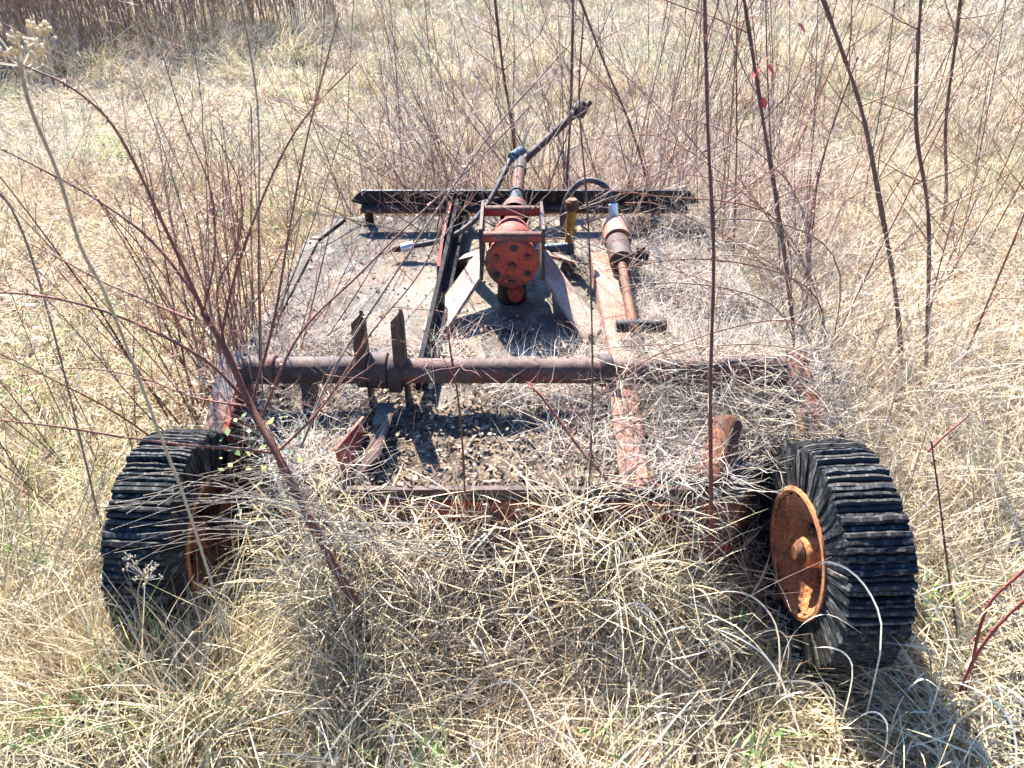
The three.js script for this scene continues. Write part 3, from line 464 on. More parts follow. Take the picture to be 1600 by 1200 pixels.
// the rose thicket beside the hinge pipe
{
  reseed(601); const root = at(575, 1040, 1.13); root.y = 0;
  const T = thing('rose_bush', 'thorny red-stemmed rose bush leaning over the mower beside its smaller wheel arm', 'bush', root.toArray());
  const go = (name, list, r0, r1, o = {}) => cane(T, name, path(list), r0 * 0.8, r1 * 0.75, o.c0 ?? CANE, o.c1 ?? CANE_P, { thorns: 26, twigs: 15, len: 0.3, tr: 0.0013, t: { depth: 1, sub: 3, wob: 0.28 }, ...o });
  cane(T, 'main_stem', [root, ...path([[566, 968, 1.14], [528, 895, 1.16], [478, 800, 1.22], [432, 708, 1.3], [392, 636, 1.38], [352, 545, 1.44], [318, 488, 1.48]])], 0.0112, 0.0075, C(0.2, 0.085, 0.055), CANE, { thorns: 20, twigs: 6, len: 0.25, knob: 0.2 });
  go('cane', [[318, 488, 1.48], [290, 425, 1.5], [248, 335, 1.5], [205, 245, 1.5], [165, 182, 1.48], [105, 133, 1.46], [30, 100, 1.44]], 0.006, 0.0022, { thorns: 40 });
  go('cane', [[352, 545, 1.44], [300, 455, 1.52], [230, 370, 1.58], [140, 305, 1.62], [60, 262, 1.62], [-20, 222, 1.6]], 0.0055, 0.002);
  go('cane', [[392, 636, 1.4], [330, 570, 1.42], [240, 518, 1.42], [150, 482, 1.4], [60, 462, 1.36], [-30, 455, 1.3]], 0.0055, 0.0025);
  go('cane', [[432, 708, 1.3], [380, 702, 1.29], [300, 696, 1.26], [200, 684, 1.22], [100, 668, 1.16], [-20, 654, 1.1]], 0.0045, 0.0022, { twigs: 3 });
  go('cane', [[345, 530, 1.45], [362, 450, 1.52], [398, 340, 1.58], [442, 240, 1.62], [478, 182, 1.62], [558, 98, 1.6]], 0.005, 0.002);
  go('cane', [[392, 636, 1.4], [428, 500, 1.5], [452, 360, 1.58], [480, 215, 1.6], [530, 20, 1.55]], 0.005, 0.0022);
  go('cane', [[405, 660, 1.39], [470, 520, 1.5], [560, 430, 1.62], [650, 340, 1.7], [735, 262, 1.75], [830, 165, 1.75]], 0.0045, 0.002, { c1: C(0.4, 0.22, 0.2), twigs: 5 });
  go('cane', [[470, 700, 1.36], [520, 580, 1.45], [600, 455, 1.55], [690, 318, 1.62], [770, 205, 1.65], [885, 75, 1.65]], 0.004, 0.002, { c0: C(0.4, 0.27, 0.2), c1: C(0.42, 0.28, 0.24), twigs: 4 });
  go('cane', [[300, 500, 1.48], [230, 470, 1.55], [160, 440, 1.6], [95, 405, 1.62], [45, 380, 1.6]], 0.004, 0.0016, { twigs: 10 });
  go('cane', [[318, 488, 1.48], [335, 400, 1.55], [330, 300, 1.6], [290, 200, 1.6], [255, 90, 1.55]], 0.0035, 0.0014);
  go('cane', [[352, 545, 1.44], [340, 450, 1.5], [372, 380, 1.55], [375, 290, 1.58], [330, 200, 1.6]], 0.0035, 0.0014, { twigs: 12, len: 0.22 });
  go('cane', [[432, 708, 1.3], [500, 640, 1.34], [580, 520, 1.42], [660, 420, 1.5], [710, 300, 1.56]], 0.0035, 0.0016, { c1: CANE_P });
  go('cane', [[392, 636, 1.4], [300, 620, 1.46], [220, 590, 1.5], [120, 575, 1.5], [20, 590, 1.46]], 0.003, 0.0014, { twigs: 10, len: 0.25 });
  // a few small green leaves low on the stem
  const lb = new Buf(); for (let k = 0; k < 34; k++) { const p = at(R(340, 480), R(640, 760), R(1.34, 1.42)), a = R(0, 6.28), L = R(0.012, 0.026), d = V(Math.cos(a), R(-0.3, 0.5), Math.sin(a)), s = V(-Math.sin(a), R(-0.3, 0.3), Math.cos(a)), c = rnd() < 0.6 ? C(0.14, 0.2, 0.07) : C(0.36, 0.34, 0.1); const q = [p, p.clone().addScaledVector(d, L * 0.5).addScaledVector(s, L * 0.3), p.clone().addScaledVector(d, L), p.clone().addScaledVector(d, L * 0.5).addScaledVector(s, -L * 0.3)].map((v) => lb.v(v, c)); lb.i.push(q[0], q[1], q[2], q[0], q[2], q[3]); }
  const lm = part(T, 'leaves', lb.geo(T.position), M.dry); lm.userData.kind = 'stuff';
}
// twiggy thicket behind the rose bush, in the grass by the deck's edge
function bush(name, label, category, x, d, n, H, r, cols, o = {}) {
  reseed(o.seed ?? 650); const y = groundY(x, -d), T = thing(name, label, category, [x, y, -d], o.group);
  for (let k = 0; k < n; k++) {
    const a = R(0, 6.283), lean = R(o.lean?.[0] ?? 0.05, o.lean?.[1] ?? 0.6), dir = V(Math.cos(a) * lean + (o.bx ?? 0), 1, Math.sin(a) * lean + (o.bz ?? 0));
    const p0 = V(x + R(-1, 1) * (o.foot ?? 0.1), y - 0.01, -d + R(-1, 1) * (o.foot ?? 0.1)), col = pick(cols).clone().multiplyScalar(R(0.7, 1.3));
    cane(T, 'cane', wander(p0, dir, H * R(0.5, 1.1), 6, o.wob ?? 0.07, o.sag ?? 0.02), r * R(0.6, 1.2), r * 0.3, col, col.clone().lerp(o.tipCol ?? CANE_P, 0.3), { n: 14, sides: 5, thorns: o.thorns ?? 6, twigs: o.twigs ?? 6, len: o.len ?? 0.25, tr: r * 0.4, t: { depth: o.depth ?? 0, thorns: 0, up: 0.3 } });
  }
  return T;
}
bush('bramble', 'tangled red bramble thicket standing in grass beside the bare deck corner', 'bush', -0.92, 2.05, 58, 1.0, 0.0042, [CANE, CANE_P, GREY], { seed: 651, foot: 0.16, twigs: 9, depth: 1 });
bush('bramble', 'low loose bramble beyond the wheel with the torn rubber slabs', 'bush', -1.25, 1.75, 12, 0.75, 0.003, [CANE, BARK], { seed: 652, foot: 0.15, twigs: 7, depth: 1, bx: -0.2 });
bush('brushwood', 'dense fan of leaning grey-brown stems behind the drive shaft', 'bush', 0.12, 3.5, 90, 1.4, 0.004, [BARK, GREY, GREY, TAN, C(0.36, 0.28, 0.22)], { seed: 653, foot: 0.36, lean: [0.1, 1.9], twigs: 6, depth: 1, bx: -0.15, thorns: 2 });
bush('brushwood', 'loose clump of thin reddish stems behind the front bar and hose', 'bush', -0.42, 3.5, 34, 1.15, 0.0036, [BARK, C(0.34, 0.25, 0.19), GREY], { seed: 654, foot: 0.3, lean: [0.1, 0.8], twigs: 8, depth: 1, thorns: 2 });
bush('brushwood', 'spreading thin stems beyond the pointed end of the front bar', 'bush', 0.85, 3.6, 34, 1.3, 0.004, [BARK, C(0.34, 0.25, 0.19), GREY], { seed: 655, foot: 0.35, lean: [0.1, 0.7], twigs: 7, depth: 1, thorns: 2 });

{
  reseed(660); const T = thing('bramble', 'thin arching bramble canes reaching across the hinge pipe and the bare channel', 'bush', [0.98, groundY(0.98, -2.1), -2.1]);
  for (let k = 0; k < 16; k++) { const a = V(0.98 + R(-0.1, 0.1), 0, -2.1 + R(-0.25, 0.25)), b = V(R(0.25, 0.75), R(0.5, 0.95), -R(1.5, 2.7)), e = b.clone().add(V(R(-0.35, -0.1), R(-0.3, 0.15), R(-0.3, 0.3))); e.y = Math.max(e.y, 0.42); const m = a.clone().lerp(b, 0.5).add(V(0.12, R(0.1, 0.3), 0)), c = pick([CANE, CANE_P, GREY, C(0.42, 0.3, 0.24)]); cane(T, 'cane', [a, m, b, e], 0.0028, 0.0012, c, c.clone().lerp(CANE_P, 0.4), { n: 20, sides: 4, thorns: 12, twigs: 8, len: 0.2, tr: 0.0011, t: { depth: 1, sub: 2, wob: 0.25 } }); }
}
// single saplings
function sapling(label, list, r0, r1, c0, c1, o = {}) {
  const pts = path(list), foot = pts[0].clone(); reseed(o.seed ?? 700);
  foot.y = groundY(foot.x, foot.z) - 0.01; if (pts[0].y > 0.06) pts.unshift(foot.clone().add(V(0, 0, 0)).lerp(pts[0], 0.02)); else foot.copy(pts[0]).setY(groundY(foot.x, foot.z) - 0.01);
  const T = thing('sapling', label, 'sapling', foot.toArray(), o.group), s = cane(T, 'stem', pts, r0, r1, c0, c1, { thorns: o.thorns ?? 16, n: pts.length * 6, knob: 0.24 });
  for (let k = 0; k < (o.branches ?? 15); k++) {
    const i = Math.floor(s.pos.length * R(0.25, 0.95)), p = s.pos[i], a = R(0, 6.283), L = R(0.15, 0.55) * (o.bl ?? 1), c = c1.clone().lerp(CANE_P, R(0, 0.6)).multiplyScalar(R(0.8, 1.3));
    cane(T, 'branch', wander(p, V(Math.cos(a), R(0.2, 1.1), Math.sin(a)), L, 5, 0.1, 0), r1 * 0.5, 0.0008, c, c.clone().lerp(CANE_P, 0.5), { n: 9, sides: 4, thorns: 4, twigs: 4, len: 0.16, tr: 0.0012 });
  }
  return T;
}
const SAP = 'bare saplings growing round the mower';
sapling('straight wine-red sapling rising from the grass between deck and yellow-rimmed wheel', [[1112, 960, 1.28], [1111, 765, 1.30], [1110, 600, 1.33], [1115, 400, 1.36], [1106, 200, 1.38], [1100, -40, 1.38]], 0.0054, 0.0028, C(0.24, 0.07, 0.045), C(0.22, 0.1, 0.08), { seed: 701, branches: 6, bl: 0.7 });
const leafy = sapling('curved dark sapling with a few red leaves beside the end of the hinge pipe', [[1244, 620, 1.98], [1238, 500, 1.98], [1216, 330, 2.0], [1195, 205, 2.02], [1176, 85, 2.02], [1158, -30, 2.0]], 0.0066, 0.0042, BARK, C(0.2, 0.09, 0.065), { seed: 702 });
for (const [px, py, a] of [[1187, 106, 2.4], [1198, 101, 0.6], [1190, 152, 1.2], [1246, 36, 0.4], [1202, 88, 2.9]]) {   // last red leaves
  const b = new Buf(), p = at(px, py, 2.02), d = V(Math.cos(a) * 0.6, -0.6, Math.sin(a) * 0.5).normalize(), q = V(Math.sin(a), 0.3, -Math.cos(a)).normalize(), c = C(0.52, 0.07, 0.05), L = 0.034;
  const v = [[0, 0], [0.3, 0.26], [0.7, 0.24], [1, 0], [0.7, -0.24], [0.3, -0.26], [0.5, 0]].map(([t, w]) => b.v(p.clone().addScaledVector(d, L * t).addScaledVector(q, L * w).add(V(0, w ? 0.004 : 0, 0)), c)); for (let k = 0; k < 6; k++) b.i.push(v[6], v[k], v[(k + 1) % 6]);
  part(leafy, 'leaf', b.geo(leafy.position), M.dry);
}
sapling('bowed dark sapling with long side twigs in the tangle outside the deck', [[1412, 640, 2.3], [1402, 480, 2.32], [1372, 300, 2.34], [1346, 172, 2.34], [1312, 70, 2.32], [1275, -30, 2.3]], 0.0078, 0.0052, BARK, C(0.2, 0.11, 0.08), { seed: 703, branches: 9 });
sapling('tall sapling with a kink above its middle, beside the bowed one', [[1442, 680, 2.25], [1450, 480, 2.27], [1450, 330, 2.3], [1432, 205, 2.3], [1434, 80, 2.3], [1441, -30, 2.3]], 0.007, 0.0046, BARK, C(0.22, 0.11, 0.08), { seed: 704, branches: 9 });
sapling('stout upright dark stem standing in the far grass', [[1476, 330, 3.6], [1478, 190, 3.6], [1494, 60, 3.6], [1504, -30, 3.55]], 0.009, 0.0065, BARK, BARK, { seed: 705, branches: 8 });
sapling('short sapling forking toward the tangled grass outside the pink arm', [[1256, 470, 2.7], [1264, 365, 2.75], [1280, 272, 2.8], [1300, 200, 2.85], [1340, 90, 2.85]], 0.0055, 0.003, C(0.13, 0.06, 0.05), BARK, { seed: 706 });
sapling('leaning dark stem rising past the hose loop', [[1012, 300, 3.42], [986, 200, 3.42], [948, 108, 3.4], [895, -30, 3.35]], 0.0066, 0.0046, BARK, BARK, { seed: 707 });
sapling('thin straight dark stem just beyond the breather tube', [[886, 280, 3.2], [892, 160, 3.2], [896, -30, 3.15]], 0.0065, 0.005, C(0.12, 0.08, 0.07), BARK, { seed: 708, branches: 4 });
sapling('red-barked stem standing behind the hitch end of the shaft', [[803, 225, 3.5], [786, 110, 3.5], [770, -30, 3.45]], 0.0075, 0.0055, CANE, C(0.2, 0.09, 0.07), { seed: 709, branches: 6 });
sapling('red-brown stem slanting across the deck litter to the rear of the pipe', [[962, 775, 1.36], [905, 700, 1.45], [850, 625, 1.54], [825, 598, 1.57]], 0.0048, 0.003, BARK, CANE, { seed: 710, branches: 2, bl: 0.3 });
sapling('thin red stem standing free in front of the hinge pipe', [[728, 800, 1.34], [718, 640, 1.38], [705, 555, 1.42], [700, 520, 1.43]], 0.0032, 0.0018, CANE, CANE, { seed: 711, branches: 4, bl: 0.3 });
sapling('thin dark stem rising through the gap beside the channel', [[924, 690, 1.4], [925, 520, 1.45], [918, 330, 1.5], [905, 150, 1.52], [912, 20, 1.52]], 0.0026, 0.0014, BARK, BARK, { seed: 712, branches: 3, bl: 0.4 });
reseed(720);
const spots = []; for (let k = 0; k < 95; k++) { const d = R(2.2, 7), x = R(0.75, 0.35 + d * 0.7); spots.push([x, d]); } for (let k = 0; k < 26; k++) { const d = R(3.6, 8), x = R(-0.25, 0.35) * d; spots.push([x, d]); }
spots.filter(([x, d]) => !inDeck(x, d, 0.08)).forEach(([x, d], k) => {
  reseed(730 + k); const y = groundY(x, -d), H = R(0.6, 1.7), r = R(0.0022, 0.005), T = thing('sapling', x > 0.8 && d < 4.2 ? 'slim bare reddish sapling in the tangle outside the mower deck' : x > 0.35 * d ? 'thin bare sapling in the far rough grass beyond the deck' : 'thin bare stem standing in the field behind the brushwood', 'sapling', [x, y, -d], x > 0.8 && d < 4.2 ? SAP : x > 0.35 * d ? 'saplings in the far rough grass' : 'stems behind the brushwood');
  const c = pick([BARK, CANE, C(0.22, 0.14, 0.11)]).clone().multiplyScalar(R(0.8, 1.2)), s = cane(T, 'stem', wander(V(x, y - 0.01, -d), V(R(-0.25, 0.25), 1, R(-0.25, 0.25)), H, 6, 0.05), r, r * 0.4, c, c, { n: 12, sides: 5, thorns: 4 });
  for (let j = 0; j < 5; j++) { const p = s.pos[Math.floor(s.pos.length * R(0.25, 0.95))], a = R(0, 6.283); cane(T, 'branch', wander(p, V(Math.cos(a), R(0.3, 1.2), Math.sin(a)), R(0.15, 0.5), 4, 0.12), r * 0.45, 0.001, c, CANE_P, { n: 7, sides: 3, twigs: 3, len: 0.15, tr: 0.0012 }); }
});
// red canes arching in low beside the wheel with the orange rim
{
  reseed(790); const T = thing('bramble', 'two bright red bramble canes slanting up from the grass beside the right-hand wheel', 'bush', atH(1500, 1090, 0).toArray());
  T.userData.label = 'two bright red bramble canes slanting up from grass outside the orange-rimmed wheel';
  cane(T, 'cane', path([[1500, 1080, 0.98], [1522, 1030, 0.98], [1562, 975, 0.97], [1640, 905, 0.95]]), 0.0036, 0.003, C(0.36, 0.07, 0.06), C(0.4, 0.09, 0.08), { thorns: 10 });
  cane(T, 'cane', path([[1510, 1085, 1.02], [1545, 945, 1.05], [1590, 900, 1.05], [1660, 840, 1.04]]), 0.0036, 0.003, C(0.36, 0.07, 0.06), C(0.4, 0.09, 0.08), { thorns: 10 });
  cane(T, 'cane', path([[1510, 1085, 1.05], [1480, 880, 1.25], [1465, 760, 1.35], [1455, 690, 1.4]]), 0.003, 0.002, CANE, C(0.3, 0.08, 0.07), { thorns: 8 });
  cane(T, 'cane', path([[1449, 706, 1.4], [1478, 679, 1.42], [1496, 664, 1.43], [1514, 648, 1.45]]), 0.003, 0.0024, C(0.34, 0.08, 0.07), C(0.42, 0.12, 0.1), { thorns: 2 });
}
// tall tan weed stalks with dry heads
function headed(label, list, r0, r1, col, head, o = {}) {
  reseed(o.seed); const pts = path(list), foot = pts[0].clone(); foot.y = groundY(foot.x, foot.z) - 0.005; pts[0].y = Math.min(pts[0].y, 0.05); foot.copy(pts[0]).setY(Math.min(pts[0].y, groundY(pts[0].x, pts[0].z))); pts[0].copy(foot);
  const T = thing('weed_stalk', label, 'weed', foot.toArray()); const s = cane(T, 'stem', pts, r0, r1, col, col.clone().multiplyScalar(1.1), { thorns: 0, knob: 0.08 });
  if (head) { const b = new Buf(), tip = pts[pts.length - 1]; for (let k = 0; k < head.n; k++) { const p = tip.clone().add(V(R(-1, 1) * head.w, R(-0.5, 0.7) * head.h, R(-1, 1) * head.w * 0.7)); stem(b, [tip.clone().add(V(0, -head.h * 0.9, 0)), tip.clone().lerp(p, 0.6).add(V(0, -0.01, 0)), p], 0.0007, 0.0005, col, col, { n: 4, sides: 3 }); for (let q = 0; q < 5; q++) { const c = p.clone().add(V(R(-1, 1), R(-0.5, 0.5), R(-1, 1)).multiplyScalar(0.005)); stem(b, [c, c.clone().add(V(R(-1, 1), 1, R(-1, 1)).multiplyScalar(0.004))], 0.0009, 0.0018, head.c, head.c, { n: 2, sides: 5 }); } } const m = part(T, 'seed_head', b.geo(T.position), M.dry); }
  return T;
}
headed('thick pale tan weed stalk leaning in front of the left-hand wheel', [[318, 880, 1.07], [292, 790, 1.0], [250, 680, 0.93], [205, 560, 0.9], [160, 450, 0.86], [128, 390, 0.84], [90, 270, 0.8], [45, 160, 0.76], [25, 70, 0.74]], 0.0027, 0.0018, C(0.58, 0.47, 0.33), { n: 16, w: 0.03, h: 0.02, c: C(0.6, 0.47, 0.28) }, { seed: 801 }).userData.label = 'thick pale tan weed stalk with flat seed head leaning across the torn black wheel';
headed('straight', [[392, 700, 1.7], [405, 400, 1.7], [402, 160, 1.68], [380, 20, 1.65], [372, -30, 1.64]], 0.0026, 0.0018, C(0.36, 0.3, 0.25), null, { seed: 802 }).userData.label = 'slim straight grey weed stalk rising above the bramble thicket';
headed('x', [[40, 560, 1.5], [70, 470, 1.5], [20, 330, 1.45], [-20, 280, 1.4]], 0.003, 0.002, GREY, null, { seed: 803 }).userData.label = 'grey bent weed stalk in the pale grass far from the mower deck';
headed('x', [[225, 1000, 1.02], [215, 940, 1.02], [225, 892, 1.02]], 0.002, 0.0012, C(0.5, 0.4, 0.26), { n: 16, w: 0.045, h: 0.03, c: C(0.52, 0.42, 0.27) }, { seed: 804 }).userData.label = 'low tan seed head standing in front of the torn black wheel';
// swathes of long straws lying across the wheels and the deck's rear
{
  reseed(850); const b = new Buf();
  const straw = (list, r, c) => stem(b, path(list), r, r * 0.5, c, c, { n: 10, sides: 4, knob: 0.05 });
  for (let k = 0; k < 46; k++) { const y0 = R(790, 960), d0 = R(1.08, 1.25), y1 = R(720, 900), x1 = R(200, 470); straw([[R(560, 760), y0, d0], [R(470, 560), (y0 + y1) / 2 - R(0, 30), d0 - 0.02], [x1 + 70, y1, d0 - 0.05], [x1 - R(0, 90), y1 + R(0, 60), d0 - 0.08]], R(0.0006, 0.0014), pick([PALE, C(0.5, 0.42, 0.34), C(0.55, 0.42, 0.36), C(0.4, 0.3, 0.22)])); }
  for (let k = 0; k < 16; k++) { const x = R(-60, 100), y = R(880, 1060), d0 = -atH(x, y, 0.03).z; straw([[x, y, d0], [x + R(40, 80), y - R(70, 120), d0 + 0.06], [x + R(90, 150), y - R(150, 240), d0 + 0.14]], R(0.001, 0.0026), pick([PALE, C(0.5, 0.4, 0.28)])); }
  for (let k = 0; k < 60; k++) { const x = R(380, 1150), y = R(960, 1190), L = R(80, 240), a = R(-1, 1); const d = -atH(x, y, 0.08).z; straw([[x, y, d], [x + L * 0.5, y - L * 0.5 * a - R(0, 30), d * R(0.985, 1.012)], [x + L, y - L * a, d * R(0.95, 1.05)]], R(0.0008, 0.0016), pick([PALE, C(0.5, 0.38, 0.27)])); }
  const o = finish(new THREE.Mesh(b.geo(), M.stem)); o.name = 'fallen_straw'; o.userData = { kind: 'stuff', label: 'long pale straws fallen across the grass behind the mower', category: 'straw' }; scene.add(o);
}
{
  const P = new Mass(3600, 4); reseed(440);
  for (let k = 0; k < 3600; k++) { const x = R(0.27, 0.86), d = 1.75 + R(-0.2, 0.22), top = PY + 0.05 - 1.2 * Math.pow(Math.abs(d - 1.75), 1.5) + 0.05 * (fbm(x * 9, d * 9, 171, 2) - 0.5); P.blade(x, R(DECK + 0.01, top), -d, R(0, 6.283), R(0.8, 1.9), R(0.05, 0.2), R(0.0009, 0.0024), R(-0.6, 0.8), 4, pick([C(0.5, 0.41, 0.3), C(0.34, 0.25, 0.17), C(0.24, 0.16, 0.11), C(0.58, 0.48, 0.34)]).clone().multiplyScalar(R(0.6, 1.2)), 0.14, 1); }
  P.add('straw_heap', 'brown straw and twigs heaped over the end of the hinge pipe', 'straw');
}
// thin wiry weeds and far scrub, each plant a stem with twigs on twigs
function weeds(s, n, per, o, name, label, category) {
  reseed(s); const M_ = new Mass(n * per, 4); let made = 0, tries = 0; const dir = (az, ti) => V(Math.sin(ti) * Math.cos(az), Math.cos(ti), Math.sin(ti) * Math.sin(az));
  while (made < n && tries++ < n * 12) {
    const d = R(...o.d), half = 0.68 * d + 0.4, x = R(-half, half); if (!o.test(x, d)) continue; made++;
    const deck = inDeck(x, d), p = V(x, deck ? DECK : groundY(x, -d), -d), az = R(0, 6.283), ti = Math.abs(R(-1, 1)) * o.lean * (deck ? 1.6 : 1), L = R(...o.len) * (deck ? 0.6 : 1), w = R(...o.width), c = pick(o.cols).clone().multiplyScalar(R(0.75, 1.25)), dd = dir(az, ti);
    M_.blade(p.x, p.y, p.z, az, ti, L, w, 0, 4, c, 0.02, 0.5);
    for (let k = 0; k < o.twigs; k++) {
      const t = R(0.2, 0.98), q = p.clone().addScaledVector(dd, L * t), a2 = R(0, 6.283), t2 = R(0.2, 1.3), l2 = L * R(0.15, 0.45); M_.blade(q.x, q.y, q.z, a2, t2, l2, w * 0.55, R(-0.5, 0.5), 4, c, 0.14, 0.5);
      for (let j = 0; j < o.sub; j++) { const q2 = q.clone().addScaledVector(dir(a2, t2), l2 * R(0.3, 0.9)); M_.blade(q2.x, q2.y, q2.z, R(0, 6.283), R(0.1, 1.4), l2 * R(0.25, 0.6), w * 0.4, R(-0.5, 0.5), 3, c, 0.2, 0.5); }
    }
  }
  M_.add(name, label, category, M.stemFlat);
}
const WEED = [C(0.5, 0.41, 0.31), C(0.42, 0.33, 0.24), C(0.58, 0.49, 0.36), C(0.34, 0.24, 0.18)];
weeds(880, 620, 31, { d: [1.3, 5.2], test: (x, d) => { const k = inDeck(x, d, 0.02) ? (x > 0.36 ? 0.9 : d < 1.8 ? 0.2 : x < -0.55 && d < 2.3 ? 0.4 : 0) : x > 0.6 ? 1 : d > 3.1 ? 0.5 : 0.12; return rnd() < k && low(x, d) === 1; }, len: [0.25, 0.6], lean: 0.9, width: [0.0014, 0.0028], twigs: 10, sub: 2, cols: WEED }, 'wiry_weed', 'thin wiry dead weeds tangled over the grass and the deck', 'weed');
weeds(881, 420, 34, { d: [3.12, 4.1], test: (x, d) => x > -0.95 && x < 1.4, len: [0.3, 0.85], lean: 1.2, width: [0.002, 0.004], twigs: 11, sub: 2, cols: [C(0.4, 0.3, 0.24), C(0.3, 0.2, 0.16), C(0.5, 0.4, 0.32), C(0.34, 0.16, 0.12)] }, 'wiry_weed', 'dense tangle of fine brown twigs behind the front bar', 'weed');
weeds(882, 120, 34, { d: [1.55, 3.0], test: (x, d) => x > 0.8 - 0.25 * rnd() && x < 1.25, len: [0.4, 0.95], lean: 0.9, width: [0.0016, 0.003], twigs: 11, sub: 2, cols: [C(0.44, 0.35, 0.26), C(0.34, 0.22, 0.16), C(0.54, 0.45, 0.33)] }, 'wiry_weed', 'fine pinkish dead twigs leaning over the deck side and wheel arm', 'weed');
weeds(890, 1000, 13, { d: [4.2, 11], test: (x, d) => rnd() < (x > -0.2 * d ? 0.8 : 0.12), len: [0.4, 1.1], lean: 0.6, width: [0.003, 0.006], twigs: 6, sub: 1, cols: WEED }, 'dead_weed', 'thin dead weed stems standing over the far field', 'weed');
const SCRUB = [C(0.24, 0.16, 0.11), C(0.33, 0.24, 0.16), C(0.28, 0.18, 0.14)];
weeds(910, 1400, 16, { d: [7, 10.5], test: (x, d) => x < -2.0 && d > 7.5 + 0.5 * Math.max(0, x + 5.2) + 1.2 * (fbm(x * 0.8 + 9, 3, 77, 3) - 0.5), len: [0.8, 1.6], lean: 0.5, width: [0.006, 0.013], twigs: 5, sub: 2, cols: SCRUB }, 'scrub', 'brown leafless scrub thicket along the near corner of the field edge', 'scrub');
weeds(911, 600, 16, { d: [10.5, 17], test: (x, d) => d > 11 + 2 * (fbm(x * 0.8 + 9, 3, 79, 3) - 0.5), len: [0.8, 1.6], lean: 0.55, width: [0.008, 0.014], twigs: 5, sub: 2, cols: SCRUB }, 'scrub', 'far thin band of leafless scrub beyond the pale field', 'scrub');
// tangled dead grass standing against the mower's rear
meadow(306, 11000, 5, 0.98, 1.42, { tilt: [0.2, 1.6], len: [0.08, 0.28], width: [0.0012, 0.0034], bend: [-0.4, 1.6], free: true, wob: 0.13, lift: (x, d) => Math.abs(x) < 0.5 ? 0.62 * sstep(0.92, 1.3, d) * fbm(x * 5, d * 5, 88, 3) : 0.05, test: (x, d) => x > -0.62 && x < 0.62, mod: (x) => x > 0.42 || x < -0.5 ? 0.5 : 1 }, 'tangled_grass', 'brown tangled dead grass heaped against the rear of the mower', 'grass');
// fallen leaves caught in the straw
{
  const L = new Mass(5200, 3); reseed(955);
  for (let k = 0; k < 5200; k++) { const d = 0.4 + 4 * Math.pow(rnd(), 0.8), x = R(-1, 1) * (0.68 * d + 0.4); if (!free(x, d)) { rnd(); continue; } L.blade(x, groundY(x, -d) + R(0.02, 0.14) * low(x, d), -d, R(0, 6.283), R(0.7, 1.9), R(0.015, 0.05), R(0.006, 0.02), R(-1.4, 1.4), 3, pick([C(0.4, 0.27, 0.15), C(0.55, 0.43, 0.28), C(0.3, 0.19, 0.11), C(0.62, 0.54, 0.42)]).clone().multiplyScalar(R(0.6, 1.2)), 0.3, 1.5); }
  L.add('fallen_leaves', 'small dry fallen leaves caught in the straw round the mower', 'leaves');
}
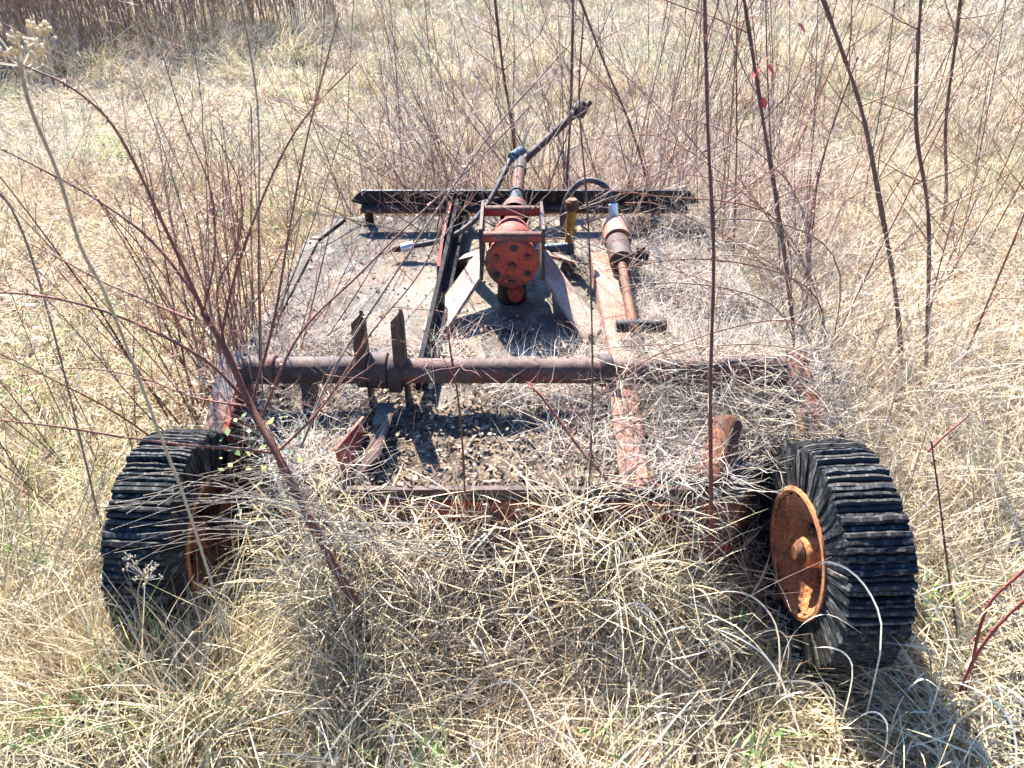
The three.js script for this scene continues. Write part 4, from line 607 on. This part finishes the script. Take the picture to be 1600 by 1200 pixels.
// single broad curled blades beside the orange-rimmed wheel, and green sprigs
{
  const B = new Buf(); reseed(960);
  const ribbon = (list, w, c) => { const pts = path(list); pts[0].y = groundY(pts[0].x, pts[0].z); const cu = new THREE.CatmullRomCurve3(pts), n = 16, base = B.p.length / 3; for (let i = 0; i <= n; i++) { const t = i / n, p = cu.getPoint(t), T = cu.getTangent(t), s = V().crossVectors(T, V(Math.sin(t * 2), 0.4, Math.cos(t * 2))).normalize(), ww = w * 0.38 * (1 - 0.9 * t * t), k = c.clone().multiplyScalar(R(0.9, 1.1)); B.v(p.clone().addScaledVector(s, ww), k); B.v(p.clone().addScaledVector(s, ww * 0.1).add(V(0, -ww * 0.35, 0)), k); B.v(p.clone().addScaledVector(s, -ww), k); if (i < n) for (const q of [0, 1]) { const a = base + i * 3 + q; B.i.push(a, a + 1, a + 3, a + 1, a + 4, a + 3); } } };
  const P1 = C(0.7, 0.6, 0.45), P2 = C(0.62, 0.5, 0.34);
  ribbon([[1388, 1052, 0.99], [1378, 985, 0.97], [1358, 925, 0.96], [1325, 890, 0.95], [1292, 878, 0.94], [1280, 884, 0.93], [1290, 898, 0.93]], 0.006, P1);
  ribbon([[1485, 1075, 0.95], [1482, 1000, 0.95], [1462, 955, 0.95], [1440, 930, 0.94], [1424, 918, 0.93]], 0.007, P1);
  ribbon([[1345, 1068, 0.98], [1330, 1035, 0.96], [1300, 1012, 0.95], [1268, 1012, 0.95]], 0.006, P1);
  ribbon([[1640, 1200, 0.8], [1580, 1130, 0.82], [1530, 1080, 0.83], [1480, 1062, 0.84]], 0.009, P1);
  ribbon([[1360, 1080, 0.95], [1270, 1068, 0.95], [1190, 1072, 0.95], [1140, 1098, 0.95]], 0.006, P2);
  ribbon([[1100, 1110, 0.96], [1180, 1095, 0.95], [1270, 1080, 0.95]], 0.006, P2);
  ribbon([[1300, 1090, 0.93], [1200, 1030, 0.96], [1140, 990, 0.98], [1085, 975, 1.0]], 0.006, P1);
  for (let k = 0; k < 22; k++) { const x = R(820, 1590), y = R(1000, 1195), d = -atH(x, y, 0.1).z, L = R(60, 170), sg = rnd() < 0.5 ? -1 : 1; ribbon([[x, y, d], [x + sg * L * 0.15, y - L * 0.5, d * 0.99], [x + sg * L * 0.5, y - L * R(0.6, 0.9), d * 0.97], [x + sg * L, y - L * R(0.3, 0.8), d * 0.95]], R(0.0035, 0.007), rnd() < 0.7 ? P1 : P2); }
  const o = finish(new THREE.Mesh(B.geo(), M.dry)); o.name = numbered('curled_grass'); o.userData = { kind: 'stuff', label: 'broad bleached grass blades curling up in front of the orange-rimmed wheel', category: 'grass' }; scene.add(o);
  const G = new Mass(3000, 3); reseed(970);
  for (const [px, py, n, sp] of [[120, 1090, 30, 0.05], [215, 1020, 40, 0.06], [90, 1160, 24, 0.04], [330, 740, 30, 0.05], [270, 690, 20, 0.04], [1050, 700, 24, 0.05], [1120, 940, 26, 0.05], [1210, 600, 30, 0.05], [760, 740, 16, 0.04], [570, 770, 20, 0.04], [20, 600, 30, 0.1], [1470, 930, 26, 0.05], [1190, 1190, 40, 0.05], [680, 1190, 40, 0.04], [950, 1160, 20, 0.05], [420, 330, 120, 0.25], [250, 260, 140, 0.4], [1180, 280, 60, 0.2]]) {
    const c = atH(px, py, 0.16); for (let k = 0; k < n; k++) G.blade(c.x + R(-sp, sp), c.y + R(-0.1, 0.04), c.z + R(-sp, sp), R(0, 6.283), R(0.1, 1.3), R(0.02, 0.07), R(0.004, 0.01), R(-0.5, 1), 3, pick(GREEN).clone().multiplyScalar(R(0.7, 1.4)), 0.2, 1);
  }
  G.add('green_sprig', 'small fresh green sprigs showing through the dry grass', 'plant');
}
renderer.render(scene, camera);
